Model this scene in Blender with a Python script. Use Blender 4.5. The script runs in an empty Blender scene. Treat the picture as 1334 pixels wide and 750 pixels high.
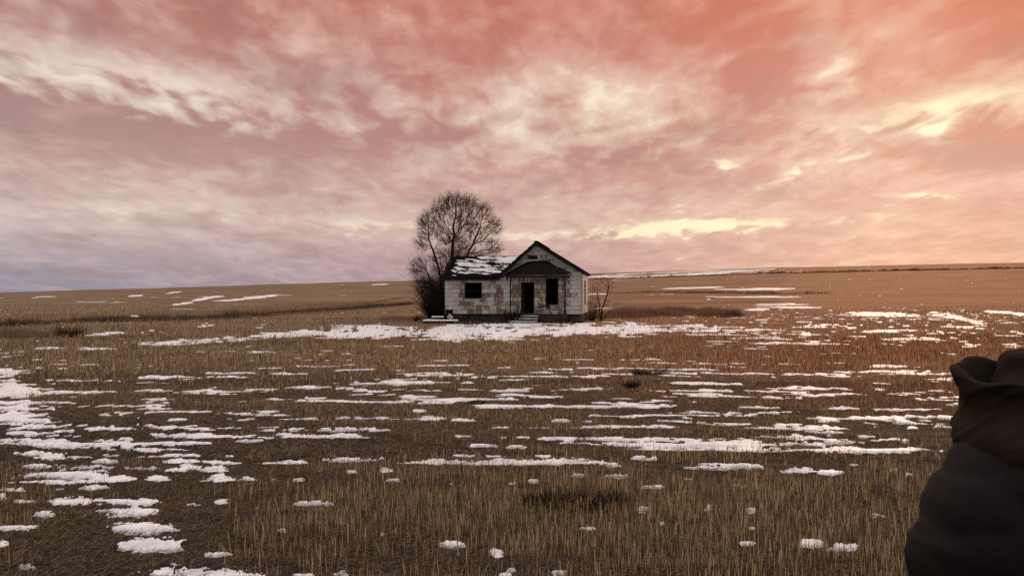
import bpy, math, random
import numpy as np
from mathutils import Vector, Matrix
random.seed(7); RNG = np.random.default_rng(7)
C = bpy.context.scene.collection
F, U0, V0, EYE = 1047.0, 667.0, 384.0, 1.7
R = math.radians

# ------------------------------------------------------------------ noise
_G = np.random.default_rng(3).random((256, 256)) * 2 - 1
def vn(x, y):
    xi = np.floor(x).astype(int); yi = np.floor(y).astype(int)
    fx = x - xi; fy = y - yi
    fx = fx*fx*(3-2*fx); fy = fy*fy*(3-2*fy)
    a = _G[xi & 255, yi & 255]; b = _G[(xi+1) & 255, yi & 255]
    c = _G[xi & 255, (yi+1) & 255]; d = _G[(xi+1) & 255, (yi+1) & 255]
    return (a*(1-fx)+b*fx)*(1-fy) + (c*(1-fx)+d*fx)*fy
def fbm(x, y, o=4, g=.5):
    s = 0; a = 1; t = 0
    for k in range(o):
        s = s + a*vn(x*2**k+17.3*k, y*2**k+9.1*k); t += a; a *= g
    return s/t
def ss(a, b, x):
    t = np.clip((x-a)/(b-a), 0, 1); return t*t*(3-2*t)

# ------------------------------------------------------------------ terrain
R0, R1 = 78.0, 420.0
def uofxy(x, y):
    az = np.clip(np.arctan2(x, y), -R(52), R(52))
    return U0 + F*np.tan(az), az
HU = [-700, -400, 0, 270, 540, 780, 1000, 1334, 1800, 2100]
HV = [386, 384.5, 382, 374, 365.5, 356, 348.5, 342, 337, 335]
def dbank(u):
    v = np.interp(u, [-700, 0, 160, 294, 420, 560], [446, 425, 418, 415.5, 405, 393])
    return 1780/(v-V0)
def height(x, y):
    x = np.asarray(x, float); y = np.asarray(y, float)
    r = np.hypot(x, y); u, az = uofxy(x, y)
    front = ss(-.2, .5, np.cos(np.arctan2(x, y)))
    yh = np.interp(u, HU, HV)
    H = (EYE + (V0-yh)/F*R1*np.cos(az))*front
    t = np.clip((r-R0)/(R1-R0), 0, 1)
    h = H*t**1.35 - 10*np.clip((r-R1)/600, 0, 3)
    d = r*np.cos(az); db = dbank(u)
    h = h + .35*ss(0, .025*db, d-db)*(1-ss(470, 560, u))*front
    h = h + .10*fbm(x*.12, y*.12, 3)*ss(6, 25, r)*(1-.75*ss(-9, -6, x)*ss(44, 47, y)*(1-ss(7, 10, x))*(1-ss(60, 64, y)))
    h = h + .25*fbm(x*.03+5, y*.03, 3)*ss(60, 140, r)
    return h
def hz(x, y): return float(height(np.array([x]), np.array([y]))[0])
def ground_at(u, v):
    """ground point seen from the camera in the direction of photo pixel (u, v)"""
    k = (u-U0)/F; lo = None
    d = np.geomspace(3, 430, 900); x = k*d; z = height(x, d)
    vv = V0 + (EYE-z)/d*F
    i = np.argmax(vv <= v)
    if vv.min() > v: i = len(d)-1
    return (x[i], d[i], z[i])

# ------------------------------------------------------------------ mesh helpers
def mesh_np(name, V, Fq, mat, parent=None, smooth=False, cols=None, mids=None):
    me = bpy.data.meshes.new(name)
    V = np.asarray(V, np.float32); Fq = np.asarray(Fq, np.int32)
    n, k = Fq.shape
    me.vertices.add(len(V)); me.vertices.foreach_set('co', V.ravel())
    me.loops.add(n*k); me.loops.foreach_set('vertex_index', Fq.ravel())
    me.polygons.add(n); me.polygons.foreach_set('loop_start', np.arange(n, dtype=np.int32)*k)
    me.polygons.foreach_set('loop_total', np.full(n, k, np.int32))
    if smooth: me.polygons.foreach_set('use_smooth', np.ones(n, bool))
    if mids is not None: me.polygons.foreach_set('material_index', np.asarray(mids, np.int32))
    me.update(calc_edges=True); me.validate()
    if cols is not None:
        a = me.color_attributes.new('tint', 'FLOAT_COLOR', 'POINT')
        a.data.foreach_set('color', np.asarray(cols, np.float32).ravel())
    for m in (mat if isinstance(mat, list) else [mat]): me.materials.append(m)
    o = bpy.data.objects.new(name, me); C.objects.link(o)
    if parent: o.parent = parent
    return o
class MB:
    """collects polygons that become ONE mesh"""
    def __init__(s): s.v = []; s.f = []; s.m = []
    def poly(s, pts, m=0):
        i = len(s.v); s.v += [tuple(p) for p in pts]; s.f.append(tuple(range(i, i+len(pts)))); s.m.append(m)
    def prism(s, bot, top, m=0):
        n = len(bot); i = len(s.v); s.v += [tuple(p) for p in bot] + [tuple(p) for p in top]
        s.f.append(tuple(i+k for k in reversed(range(n)))); s.f.append(tuple(i+n+k for k in range(n))); s.m += [m, m]
        for k in range(n):
            q = (k+1) % n; s.f.append((i+k, i+q, i+n+q, i+n+k)); s.m.append(m)
    def box(s, x0, x1, y0, y1, z0, z1, m=0, j=0):
        r = lambda: random.uniform(-j, j)
        s.prism([(x0+r(), y0+r(), z0+r()), (x1+r(), y0+r(), z0+r()), (x1+r(), y1+r(), z0+r()), (x0+r(), y1+r(), z0+r())],
                [(x0+r(), y0+r(), z1+r()), (x1+r(), y0+r(), z1+r()), (x1+r(), y1+r(), z1+r()), (x0+r(), y1+r(), z1+r())], m)
    def beam(s, a, b, w, h, m=0):
        a = Vector(a); b = Vector(b); d = (b-a).normalized()
        up = Vector((0, 0, 1)) if abs(d.z) < .95 else Vector((0, 1, 0))
        x = d.cross(up).normalized()*w/2; z = x.normalized().cross(d).normalized()*h/2
        s.prism([a-x-z, a+x-z, a+x+z, a-x+z], [b-x-z, b+x-z, b+x+z, b-x+z], m)
    def build(s, name, mat, parent=None, bevel=0):
        me = bpy.data.meshes.new(name); me.from_pydata(s.v, [], s.f); me.update()
        me.polygons.foreach_set('material_index', s.m)
        for m in (mat if isinstance(mat, list) else [mat]): me.materials.append(m)
        o = bpy.data.objects.new(name, me); C.objects.link(o)
        import bmesh
        b = bmesh.new(); b.from_mesh(me); bmesh.ops.recalc_face_normals(b, faces=b.faces); b.to_mesh(me); b.free()
        if parent: o.parent = parent
        if bevel:
            md = o.modifiers.new('b', 'BEVEL'); md.width = bevel; md.segments = 2; md.limit_method = 'ANGLE'
        return o
def empty(name, loc=(0, 0, 0), rz=0):
    o = bpy.data.objects.new(name, None); C.objects.link(o); o.location = loc; o.rotation_euler.z = rz
    o.empty_display_size = .3; return o
def tag(o, label=None, cat=None, group=None, kind=None):
    if label: o['label'] = label
    if cat: o['category'] = cat
    if group: o['group'] = group
    if kind: o['kind'] = kind
    return o

# ------------------------------------------------------------------ materials
class N:
    def __init__(s, mat): s.t = mat.node_tree; s.n = s.t.nodes; s.l = s.t.links
    def add(s, ty, **kw):
        n = s.n.new(ty)
        for k, v in kw.items():
            if k.startswith('i_'): 
                key = k[2:].replace('_', ' ')
                n.inputs[key].default_value = v
            else: setattr(n, k, v)
        return n
    def link(s, a, b): s.l.new(a, b)
    def val(s, sock, v):
        if hasattr(v, 'is_output') or isinstance(v, bpy.types.NodeSocket): s.l.new(v, sock)
        else: sock.default_value = v
    def math(s, op, a, b=0.0, c=None, clamp=False):
        n = s.n.new('ShaderNodeMath'); n.operation = op; n.use_clamp = clamp
        s.val(n.inputs[0], a); s.val(n.inputs[1], b)
        if c is not None: s.val(n.inputs[2], c)
        return n.outputs[0]
    def mix(s, f, a, b, mode='MIX'):
        n = s.n.new('ShaderNodeMix'); n.data_type = 'RGBA'; n.blend_type = mode
        s.val(n.inputs['Factor'], f)
        for k, v in ((6, a), (7, b)):
            if isinstance(v, tuple): v = (*v, 1) if len(v) == 3 else v
            s.val(n.inputs[k], v)
        return n.outputs[2]
    def noise(s, vec, scale, detail=4, rough=.55, dist=0):
        n = s.n.new('ShaderNodeTexNoise'); n.inputs['Scale'].default_value = scale
        n.inputs['Detail'].default_value = detail; n.inputs['Roughness'].default_value = rough; n.inputs['Distortion'].default_value = dist
        if vec is not None: s.l.new(vec, n.inputs['Vector'])
        return n.outputs[0]
    def ramp(s, f, pts, interp='LINEAR'):
        n = s.n.new('ShaderNodeValToRGB'); s.val(n.inputs[0], f); e = n.color_ramp.elements; n.color_ramp.interpolation = interp
        while len(e) < len(pts): e.new(.5)
        for k, (p, c) in enumerate(pts):
            e[k].position = p; e[k].color = (c, c, c, 1) if not isinstance(c, tuple) else (*c[:3], 1)
        return n.outputs[0]
    def mapping(s, vec, scale=(1, 1, 1), rot=(0, 0, 0)):
        n = s.n.new('ShaderNodeMapping'); n.inputs['Scale'].default_value = scale; n.inputs['Rotation'].default_value = rot
        s.l.new(vec, n.inputs['Vector']); return n.outputs[0]
def mat(name, rough=.85):
    m = bpy.data.materials.new(name); m.use_nodes = True; n = N(m)
    b = m.node_tree.nodes['Principled BSDF']; b.inputs['Roughness'].default_value = rough
    b.inputs['Specular IOR Level'].default_value = .25
    return m, n, b
def simple(name, c1, c2, scale=6, rough=.85, stretch=(1, 1, 1), bump=.3, bscale=30, bdist=.01):
    m, n, b = mat(name, rough)
    oc = n.add('ShaderNodeTexCoord').outputs['Object']
    mp = n.mapping(oc, stretch)
    f = n.ramp(n.noise(mp, scale, 5, .6), [(.3, 0.0), (.7, 1.0)])
    n.link(n.mix(f, c1, c2), b.inputs['Base Color'])
    bp = n.add('ShaderNodeBump'); bp.inputs['Strength'].default_value = bump; bp.inputs['Distance'].default_value = bdist
    n.link(n.noise(mp, bscale, 3), bp.inputs['Height']); n.link(bp.outputs[0], b.inputs['Normal'])
    return m
def matte(*names):
    for k in names:
        b = M[k].node_tree.nodes['Principled BSDF']; b.inputs['Specular IOR Level'].default_value = .03; b.inputs['Roughness'].default_value = 1
def tinted(name, rough=.8, trans=0.0):
    m, n, b = mat(name, rough)
    a = n.add('ShaderNodeAttribute', attribute_name='tint')
    n.link(a.outputs['Color'], b.inputs['Base Color'])
    t = n.add('ShaderNodeBsdfTranslucent'); n.link(a.outputs['Color'], t.inputs['Color'])
    mx = n.add('ShaderNodeMixShader'); mx.inputs[0].default_value = .35
    n.link(b.outputs[0], mx.inputs[1]); n.link(t.outputs[0], mx.inputs[2]); n.link(mx.outputs[0], m.node_tree.nodes['Material Output'].inputs['Surface'])
    return m

M = {}
M['rot_wood'] = simple('weathered_wood', (.035, .028, .022), (.075, .06, .048), 3, .9, (6, 6, 1), .5, 12)
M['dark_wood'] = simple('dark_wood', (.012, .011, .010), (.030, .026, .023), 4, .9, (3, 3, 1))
M['interior'] = simple('dim_plaster', (.05, .042, .035), (.11, .095, .08), 2)
M['stone'] = simple('foundation_stone', (.030, .028, .027), (.085, .078, .072), 2.2, .95, (1, 1, 1.6), .8, 5, .04)
M['concrete'] = simple('old_concrete', (.10, .085, .075), (.19, .17, .15), 5)
M['trim'] = simple('peeling_trim_paint', (.42, .42, .38), (.22, .17, .12), 5, .7, (3, 3, .7))
M['bark'] = simple('dark_bark', (.026, .019, .015), (.060, .044, .034), 9, .95, (1, 1, .3), .7, 25)
M['twig'] = simple('reddish_twigs', (.060, .035, .023), (.12, .068, .042), 3, .9)
M['twig_dark'] = simple('dark_twigs', (.018, .013, .012), (.045, .033, .028), 3, .9)
M['shingle_roof'] = simple('worn_roof_shingles', (.004, .0035, .0035), (.010, .008, .0075), 1.7, .95, (1, 1, 1), .6, 14, .02)
M['shingle_red'] = simple('worn_brown_roof_shingles', (.006, .004, .0036), (.016, .009, .008), 1.7, .95, (1, 1, 1), .6, 14, .02)
matte('rot_wood', 'dark_wood', 'interior', 'stone', 'bark', 'twig', 'twig_dark', 'shingle_roof', 'shingle_red')
M['straw'] = tinted('dry_stalks')
def siding(name, stain):
    m, n, b = mat(name, .75)
    oc = n.add('ShaderNodeTexCoord').outputs['Object']
    paint = n.mix(n.ramp(n.noise(oc, 2.0, 5), [(.3, 0.0), (.75, 1.0)]), (.62, .63, .575), (.43, .43, .39))
    rust = n.mix(n.ramp(n.noise(oc, 7, 3), [(.35, 0.0), (.7, 1.0)]), (.080, .028, .009), (.165, .064, .024))
    st = n.noise(n.mapping(oc, (11, 11, 1.6)), 1.1, 6, .7, .8)
    lo = {0: .60, 1: .46, 2: .39}[stain]
    f = n.ramp(st, [(lo, 0.0), (lo+.10, 1.0)])
    col = n.mix(n.math('MULTIPLY', f, .85 if stain else .6), paint, rust)
    grime = n.ramp(n.noise(n.mapping(oc, (5, 5, .8)), 1.3, 6, .7), [(.52, 0.0), (.75, 1.0)])
    col = n.mix(n.math('MULTIPLY', grime, .38), col, (.12, .10, .085))
    n.link(col, b.inputs['Base Color'])
    bp = n.add('ShaderNodeBump'); bp.inputs['Strength'].default_value = .4; bp.inputs['Distance'].default_value = .006
    n.link(st, bp.inputs['Height']); n.link(bp.outputs[0], b.inputs['Normal'])
    return m
SID = [siding('white_shingle', 0), siding('streaked_shingle', 1), siding('peeled_shingle', 2), M['dark_wood']]
def snow_mat():
    m, n, b = mat('old_snow', .6)
    g = n.add('ShaderNodeNewGeometry').outputs['Position']
    f = n.ramp(n.noise(g, 3.5, 6, .65), [(.42, 0.0), (.75, 1.0)])
    c = n.mix(f, (.84, .845, .87), (.62, .60, .60))
    f2 = n.ramp(n.noise(g, 38, 3, .6), [(.66, 0.0), (.74, 1.0)])
    c = n.mix(n.math('MULTIPLY', f2, .6), c, (.20, .15, .10))
    n.link(c, b.inputs['Base Color']); b.inputs['Specular IOR Level'].default_value = .2
    bp = n.add('ShaderNodeBump'); bp.inputs['Strength'].default_value = .35; bp.inputs['Distance'].default_value = .015
    n.link(n.noise(g, 22, 5, .6), bp.inputs['Height']); n.link(bp.outputs[0], b.inputs['Normal'])
    return m
M['snow'] = snow_mat()
def ground_mat():
    m, n, b = mat('field_soil_and_straw', .95)
    b.inputs['Specular IOR Level'].default_value = .1
    g = n.add('ShaderNodeNewGeometry').outputs['Position']
    a = n.add('ShaderNodeAttribute', attribute_name='tint')
    sep = n.add('ShaderNodeSeparateColor'); n.link(a.outputs['Color'], sep.inputs[0])
    cover, red, rough_far = sep.outputs[0], sep.outputs[1], sep.outputs[2]
    n1 = n.noise(n.mapping(g, (.35, 1.6, 1)), 1.3, 8, .68)
    n2 = n.noise(n.mapping(g, (1, 2.5, 1)), 14, 5, .7)
    n3 = n.noise(n.mapping(g, (.02, .12, 1)), 1.2, 6, .65)
    nn = n.math('ADD', n.math('MULTIPLY', n1, .45), n.math('MULTIPLY', n2, .35))
    nn = n.math('ADD', nn, n.math('MULTIPLY', n3, .35))
    f = n.math('ADD', n.math('SUBTRACT', nn, .575), n.math('MULTIPLY', n.math('SUBTRACT', cover, .5), .55))
    f = n.math('ADD', n.math('MULTIPLY', f, 3.2), .5, clamp=True)
    soil = n.mix(n.ramp(n.noise(g, 2.1, 5), [(.35, 0.0), (.65, 1.0)]), (.050, .031, .026), (.030, .023, .014))
    straw = n.mix(n.ramp(n.noise(g, .6, 5), [(.3, 0.0), (.7, 1.0)]), (.19, .128, .073), (.275, .19, .112))
    rd = n.mix(n.ramp(n3, [(.35, 0.0), (.65, 1.0)]), (.235, .092, .038), (.33, .145, .066))
    straw = n.mix(red, straw, rd)
    n.link(n.mix(f, soil, straw), b.inputs['Base Color'])
    bp = n.add('ShaderNodeBump'); bp.inputs['Strength'].default_value = .9; bp.inputs['Distance'].default_value = .03
    n.link(n2, bp.inputs['Height']); n.link(bp.outputs[0], b.inputs['Normal'])
    return m
M['ground'] = ground_mat()

# ------------------------------------------------------------------ ground sheet (one polar sheet, finer where it is looked at)
us = np.arange(-190, 1524, 1.4)
azf = np.arctan((us-U0)/F)
azc = np.arange(azf[-1]+R(1.5), azf[0]+2*math.pi-R(1), R(1.5))
az = np.concatenate([azf, azc]); nf = len(azf)
rr = np.concatenate([[.6, 1.2, 1.8, 2.4], 1780/np.arange(940, 33, -1.25), np.geomspace(56, 450, 210), [500, 600, 800, 1200, 2200]])
RR, AZ = np.meshgrid(rr, az, indexing='ij')
DD = np.where(np.abs(np.cos(AZ)) > .3, RR, RR)
X = DD*np.sin(AZ); Y = DD*np.cos(AZ)
Z = height(X, Y)
near = np.clip(1.4-RR/18, 0, 1)
Z += near*(.022*fbm(X*2.2, Y*5, 3) + .012*np.sin(Y*2*math.pi/.36+1.5*fbm(X*.7, Y*.7, 2)))
UU, AC = uofxy(X, Y); dep = np.maximum(RR*np.cos(AC), .5)
VV = V0 + (EYE-Z)/dep*F

# ---- snow depth field, from patches located on the ground
P = []
def p(*a):
    for q in a: P.append(q if len(q) == 5 else (q[0], q[2], q[1], q[2], q[3]))
p((0,18,480,3),(0,22,488,4),(0,30,497,5),(0,36,505,6),(0,35,512,7),(5,45,521,7),(5,50,531,7),(8,52,539,6),(15,80,548,6),(15,60,556,4),(10,38,564,5),
  (41,119,567,5),(0,96,574,5),(110,147,574,4),(156,175,572,3),(47,81,582,4),(17,96,590,7),(0,34,599,4),(60,86,597,6),(132,157,593,4),(113,160,600,8),
  (35,73,608,8),(81,156,609,8),(0,144,619,13),(115,175,623,8),(160,206,610,7),(193,223,623,10),(203,250,600,7),(217,246,613,4),(269,316,603,5),(260,300,612,9),
  (257,308,625,9),(100,142,634,8),(72,94,636,3),(0,38,636,8),(0,12,645,12),(15,48,653,10),(57,124,652,14),(131,205,655,11),(122,144,650,8),(44,73,671,8),
  (130,206,670,13),(0,52,687,9),(0,14,707,9),(143,230,693,17),(157,238,715,15),(266,300,721,8),(244,262,657,5),(281,302,654,8),(23,50,738,8),(182,335,742,18),(108,119,671,4),
  (112,182,558,6),(67,98,561,4),(110,146,574,4),(212,232,558,3),(240,281,558,6),(218,296,569,5),(230,288,577,3),(214,244,585,3),(216,264,592,4),(204,256,601,6),
  (312,336,625,6),(350,362,625,3),(376,401,626,5),(336,412,603,5),(420,506,600,9),(452,466,615,3),(288,308,594,3),(308,342,575,4),(334,518,559,6),(352,530,546,5),
  (304,332,546,6),(336,364,536,7),(280,320,555,6),(432,460,506,7),(460,510,509,4),(390,430,519,5),(290,368,509,4),(38,156,512,5),(42,92,523,4),(164,228,510,5),
  (178,228,532,4),(176,228,520,4),(24,160,496,3),(256,280,509,4),(220,246,546,4),(0,76,540,6),(0,44,524,8),(0,32,511,8),(24,60,548,4),(342,412,487,3),(256,340,491,3),
  (382,421,656,7),(424,436,657,7),(362,374,692,6),(386,414,747,6),(434,456,744,10),
  (526,786,603,10),(790,812,607,4),(586,622,592,6),(630,652,593,5),(612,646,581,7),(660,686,583,6),(698,718,593,6),(744,770,620,4),(778,832,621,5),(494,512,614,6),
  (674,974,571,8),(592,618,569,7),(542,578,545,7),(586,620,547,5),(538,554,536,7),(630,686,521,4),(516,574,518,4),(450,510,515,5),(686,754,529,5),(730,808,508,5),
  (664,696,507,3),(860,1059,510,5),(820,866,597,7),(888,994,608,9),(888,922,623,5),(832,862,635,7),(780,820,555,4),(716,746,547,5),(756,774,549,4),(689,701,628,9),
  (661,676,629,5),(505,522,627,5),(574,620,631,3),(754,780,689,6),(830,845,666,9),(912,932,666,13),(564,606,711,9),(638,656,719,12),(660,673,741,6),(718,738,747,7),
  (650,666,748,8),(494,502,697,6),(926,944,551,4),(806,834,543,3),(522,634,489,4),(830,926,481,3),(858,866,684,6),
  (1046,1234,587,8),(994,1030,584,5),(1010,1062,613,8),(1066,1096,615,7),(970,984,668,9),(1130,1162,673,9),(1042,1070,711,11),(1078,1118,716,12),(960,982,709,8),
  (974,984,689,5),(1108,1142,569,7),(1180,1196,557,6),(1206,1240,555,6),(1128,1150,556,3),(1070,1098,563,5),(1030,1052,569,5),(1008,1046,553,5),(1064,1096,548,5),
  (1078,1122,532,5),(1146,1162,549,5),(1164,1178,546,4),(966,986,540,5),(926,974,552,4),(950,1026,530,4),(1138,1154,508,4),(1164,1190,513,3),(1204,1230,510,3),
  (1178,1190,619,4),(1158,1170,614,4),(1200,1214,619,5),(1106,1120,606,3),(1046,1074,580,4),(1020,1034,578,5),(1170,1190,575,4),(1052,1066,563,4),(834,938,482,4),(1066,1218,485,3))
# round the house, and the far strips
p((200,448,345,440,5),(330,440,420,434,9),(400,435,560,434,15),(540,436,720,435,19),(640,431,860,430,15),(690,431,900,430,9),(640,424,720,424,6),(560,428,640,427,6),(720,425,770,425,6),
  (860,424,960,427,3),(880,431,1010,430,2.5),(900,436,1080,437,2),(945,441,1050,441,2),(990,447,1160,449,2.2),(50,454,80,454,2),(94,455,147,455,2),(118,437,155,434,3),(180,431,201,431,2),
  (260,425,284,424,2),(165,446,260,447,2),(226,397,252,394,1.6),(254,391,288,386,2.4),(292,392,368,384,2.4),(168,386,185,385,1),(218,382,236,380,1),(483,371,505,370,1),(40,388,70,386,1),
  (867,376,945,374,1.6),(930,377,1032,377,2.2),(927,387,1030,387,2),(920,391,928,388,2),(967,397,1056,397,2.2),(972,403,1007,402,3.5),(1000,400,1060,401,2),(1090,409,1190,411,4),(1208,409,1245,413,5),(1240,413,1285,423,4),
  (1219,431,1232,436,2.4),(1236,438,1268,451,2.6),(1314,431,1345,438,2),(1043,425,1096,425,3),(1120,432,1200,431,2.4),(1150,441,1230,443,2),(1225,462,1250,462,1.6),(1280,405,1360,412,3),(880,410,905,412,2),
  (765,402,800,401,1),(762,383,790,383,1),(1190,424,1290,428,2))
Fs = np.full(X.shape, -9.0)
nw = fbm(X*2.2, Y*5, 3, .6)*1.0 + .8*fbm(X*7+5, Y*11, 3, .65); nw = nw + .95*fbm(X*15+2, Y*22, 4, .7)*(1-ss(9, 15, RR)); nw = nw + .8*fbm(X*34+2, Y*46, 3, .65)*(1-ss(6.5, 10, RR)); nl = fbm(X*.5+3, Y*1.4, 3)
nfar = fbm(X*.9, Y*.9+40, 3, .65)*ss(400, 412, VV)*.9 + .8*fbm(X*3.1, Y*2.2+7, 3, .7)*ss(408, 415, VV) + .8*fbm(X*.12, Y*.3, 3, .65)*(1-ss(400, 412, VV))
cols_u = us
for (x0, y0, x1, y1, th) in P:
    pad = 14+th
    ci = np.where((us > min(x0, x1)-pad) & (us < max(x0, x1)+pad))[0]
    if len(ci) == 0: continue
    c0, c1 = ci[0], ci[-1]+1
    vcol = VV[:, (c0+c1)//2]
    ri = np.where((vcol > min(y0, y1)-pad) & (vcol < max(y0, y1)+pad))[0]
    r0_, r1_ = ri[0], ri[-1]+1
    u = UU[r0_:r1_, c0:c1]; v = VV[r0_:r1_, c0:c1]
    th2 = (th*(.40-.11*(y0 < 600)) + .30)*(.85 if y0 > 620 and x1-x0 < 45 else 1) if y0 > 455 else (th*.50+.15)
    cx = (x0+x1)/2; hw = max((x1-x0)/2, 2)
    t = (u-cx)/hw
    yc = (y0+y1)/2 + (y1-y0)/2*np.clip(t, -1, 1) + np.where(y0 > 455, 1, .3)*th*.28*nl[r0_:r1_, c0:c1]*2
    f = 1 - .95*np.abs(t)**2.6 - ((v-yc)/th2)**2*(1+.5*np.sign(v-yc))
    Fs[r0_:r1_, c0:c1] = np.maximum(Fs[r0_:r1_, c0:c1], f)
dn = np.where(VV > 455, nw, nfar)
Fs = np.clip(Fs, -2.4, 1) + dn*(1.15+1.7*(VV < 455)*(1-.75*(VV > 415)*(UU < 900)*(UU > 300))) - .25*(VV > 455) - .12*(VV < 455)
# scattered crumbs of snow between the rows
strip = fbm(X*.55+31, Y*2.6, 4, .55) + .35*fbm(X*1.1+3, Y*(5.5), 3, .6)*ss(8, 11, RR)
amt = np.interp(VV, [395, 408, 414, 440, 456, 470, 480, 500, 560, 600, 640, 700, 900], [-.5, -.12, -.05, -.05, -.12, -.14, -.02, .07, .04, -.10, -.22, -.28, -.2])
amt = amt - .30*(VV < 456)*(1-ss(860, 950, UU))*(1 - ss(-10, 0, -UU)) + .08*(1-ss(0, 240, UU))*ss(500, 520, VV)*(1-ss(640, 660, VV)) + .2*(1-ss(-60, -5, UU)) + .1*ss(1340, 1400, UU)*(VV > 470)
amt = amt + .42*np.exp(-((UU-np.interp(VV, [480, 520, 560, 600, 640], [12, 18, 38, 75, 110]))/np.interp(VV, [480, 560, 640], [20, 45, 70]))**2)*(VV > 480)
crumb = np.where(VV > 640, -1, strip*1.2 + amt - .42 + .25*nw)*3
Fs = np.maximum(Fs, crumb)
# thin broken snow cover on the far field right of the house, close under the skyline
yh = np.interp(UU, HU, HV)
hill = ss(742, 775, UU)*(1-ss(880, 1150, UU))*ss(.4, 1.6, VV-yh)*(1-ss(6.5, 8.5, VV-yh+(UU-800)*.004))
Fs = np.maximum(Fs, hill*1.5 - 1.4 + fbm(X*.05, Y*.20, 5, .7)*2.4)
# keep clear under the house and behind frame edges
hc = (X > -4.6) & (X < 5.0) & (Y > 49.5) & (Y < 60)
Fs[hc] = -1
Fs[:, nf:] = -1

step_col = [0]
nR, nA = X.shape
idx = np.arange(nR*nA).reshape(nR, nA)
q = np.stack([idx[:-1, :], idx[1:, :], np.roll(idx, -1, 1)[1:, :], np.roll(idx, -1, 1)[:-1, :]], -1).reshape(-1, 4)
gv = np.stack([X, Y, Z], -1).reshape(-1, 3)
cover = np.interp(VV, [352, 372, 400, 412, 430, 455, 478, 492, 540, 600, 640, 700], [.62, .62, .62, .55, .55, .66, .62, .36, .25, .14, .18, .20])
cover = cover + .22*fbm(X*.09, Y*.25, 4)
rtfield = ss(960, 1080, UU+20*fbm(X*.1, Y*.1, 2))*(VV < 404)
cover = np.where(rtfield > .5, .78 + .12*fbm(X*.02, Y*.05, 3), cover)
red = ss(200, 1150, UU)*np.interp(VV, [395, 470, 620], [1, .7, .15])  # reddish right field, plus the warm light tint put into the ground colour
# darker line with less straw cover along the bank on the left, and the tramline tracks
db = dbank(UU); lf = (np.abs(dep-db*1.006) < .012*db)*(UU < 530)
cover = cover - .5*lf
tint = np.stack([np.clip(cover, 0, 1), np.clip(red, 0, 1), near, np.ones_like(red)], -1).reshape(-1, 4)
# centre cap
gv = np.vstack([gv, [[0, 0, hz(0, .01)]]]); tint = np.vstack([tint, [tint[0]]])
cap = np.stack([idx[0], np.roll(idx[0], -1), np.full(nA, nR*nA), np.full(nA, nR*nA)], -1)
gme_faces = q
g = mesh_np('ground', gv, q, M['ground'], smooth=True, cols=tint)
tag(g, kind='structure')
import bmesh
bm_ = bmesh.new()  # close the small hole under the camera inside the same sheet
bm_.from_mesh(g.data); bm_.verts.ensure_lookup_table()
cv = bm_.verts[nR*nA]
for k in range(nA):
    try: bm_.faces.new((bm_.verts[idx[0, k]], bm_.verts[idx[0, (k+1) % nA]], cv)).smooth = True
    except Exception: pass
bm_.to_mesh(g.data); bm_.free()

# snow lying on the field
hs = np.clip(Fs, -.4, 1.0)
thick = np.where(hs > 0, np.sqrt(np.clip(hs*2.2, 0, 1))*(.72+.5*fbm(X*4, Y*6, 3)), hs*2.0)
amp = np.interp(RR, [4, 12, 30, 80, 400], [.019, .022, .030, .05, .10])
SZ = Z + amp*thick*(1+.25*fbm(X*6, Y*6, 2)) - .002
mask = Fs > -.02
fm = (mask[:-1, :] | mask[1:, :] | np.roll(mask, -1, 1)[1:, :] | np.roll(mask, -1, 1)[:-1, :]).ravel()
sq = q[fm]
used, inv = np.unique(sq.ravel(), return_inverse=True)
sv = np.stack([X, Y, SZ], -1).reshape(-1, 3)[used]
sn = mesh_np('snow', sv, inv.reshape(-1, 4), M['snow'], smooth=True)
tag(sn, 'thin patches and strips of old snow lying across the brown stubble field', 'snow', kind='stuff')

# lookups of snow and cover for scattering
def lookup(A, x, y):
    u = U0+F*x/np.maximum(y, .1); r = np.hypot(x, y)
    ci = np.clip(np.round((u-us[0])/1.4).astype(int), 0, nf-1)
    ri = np.clip(np.searchsorted(rr, r), 0, nR-1)
    return A[ri, ci]

# ------------------------------------------------------------------ blades
def blades(name, x, y, z, h, w, lean, col, matn='straw', curve=0.0, flat=False):
    """each blade: 3 levels x 2 verts, random facing and lean"""
    n = len(x); a = RNG.random(n)*2*math.pi; b = RNG.random(n)*2*math.pi
    dx, dy = np.cos(a)*w/2, np.sin(a)*w/2
    lx, ly = np.cos(b)*lean*h, np.sin(b)*lean*h
    V = np.zeros((n, 6, 3), np.float32)
    for k, (t, ws) in enumerate(((0, 1), (.55, .9), (1, .45))):
        cx = x+lx*(t if not curve else t*t); cy = y+ly*(t if not curve else t*t)
        cz = z+h*t*np.sqrt(np.clip(1-(lean*t)**2*.6, .1, 1))
        if flat: cz = z+.01+h*0+np.abs(lean)*0+t*.02*np.sin(b*7)
        V[:, 2*k, 0] = cx-dx*ws; V[:, 2*k, 1] = cy-dy*ws; V[:, 2*k, 2] = cz
        V[:, 2*k+1, 0] = cx+dx*ws; V[:, 2*k+1, 1] = cy+dy*ws; V[:, 2*k+1, 2] = cz
    base = np.arange(n)[:, None]*6
    Fq = np.concatenate([base+np.array([[0, 1, 3, 2]]), base+np.array([[2, 3, 5, 4]])], 0)
    cc = np.ones((n, 6, 4), np.float32); cc[:, :, :3] = col[:, None, :]
    return V.reshape(-1, 3), Fq, cc.reshape(-1, 4)
def join(parts):
    vs = []; fs = []; cs = []; o = 0
    for v, f, c in parts: vs.append(v); fs.append(f+o); cs.append(c); o += len(v)
    return np.vstack(vs), np.vstack(fs), np.vstack(cs)
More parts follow.
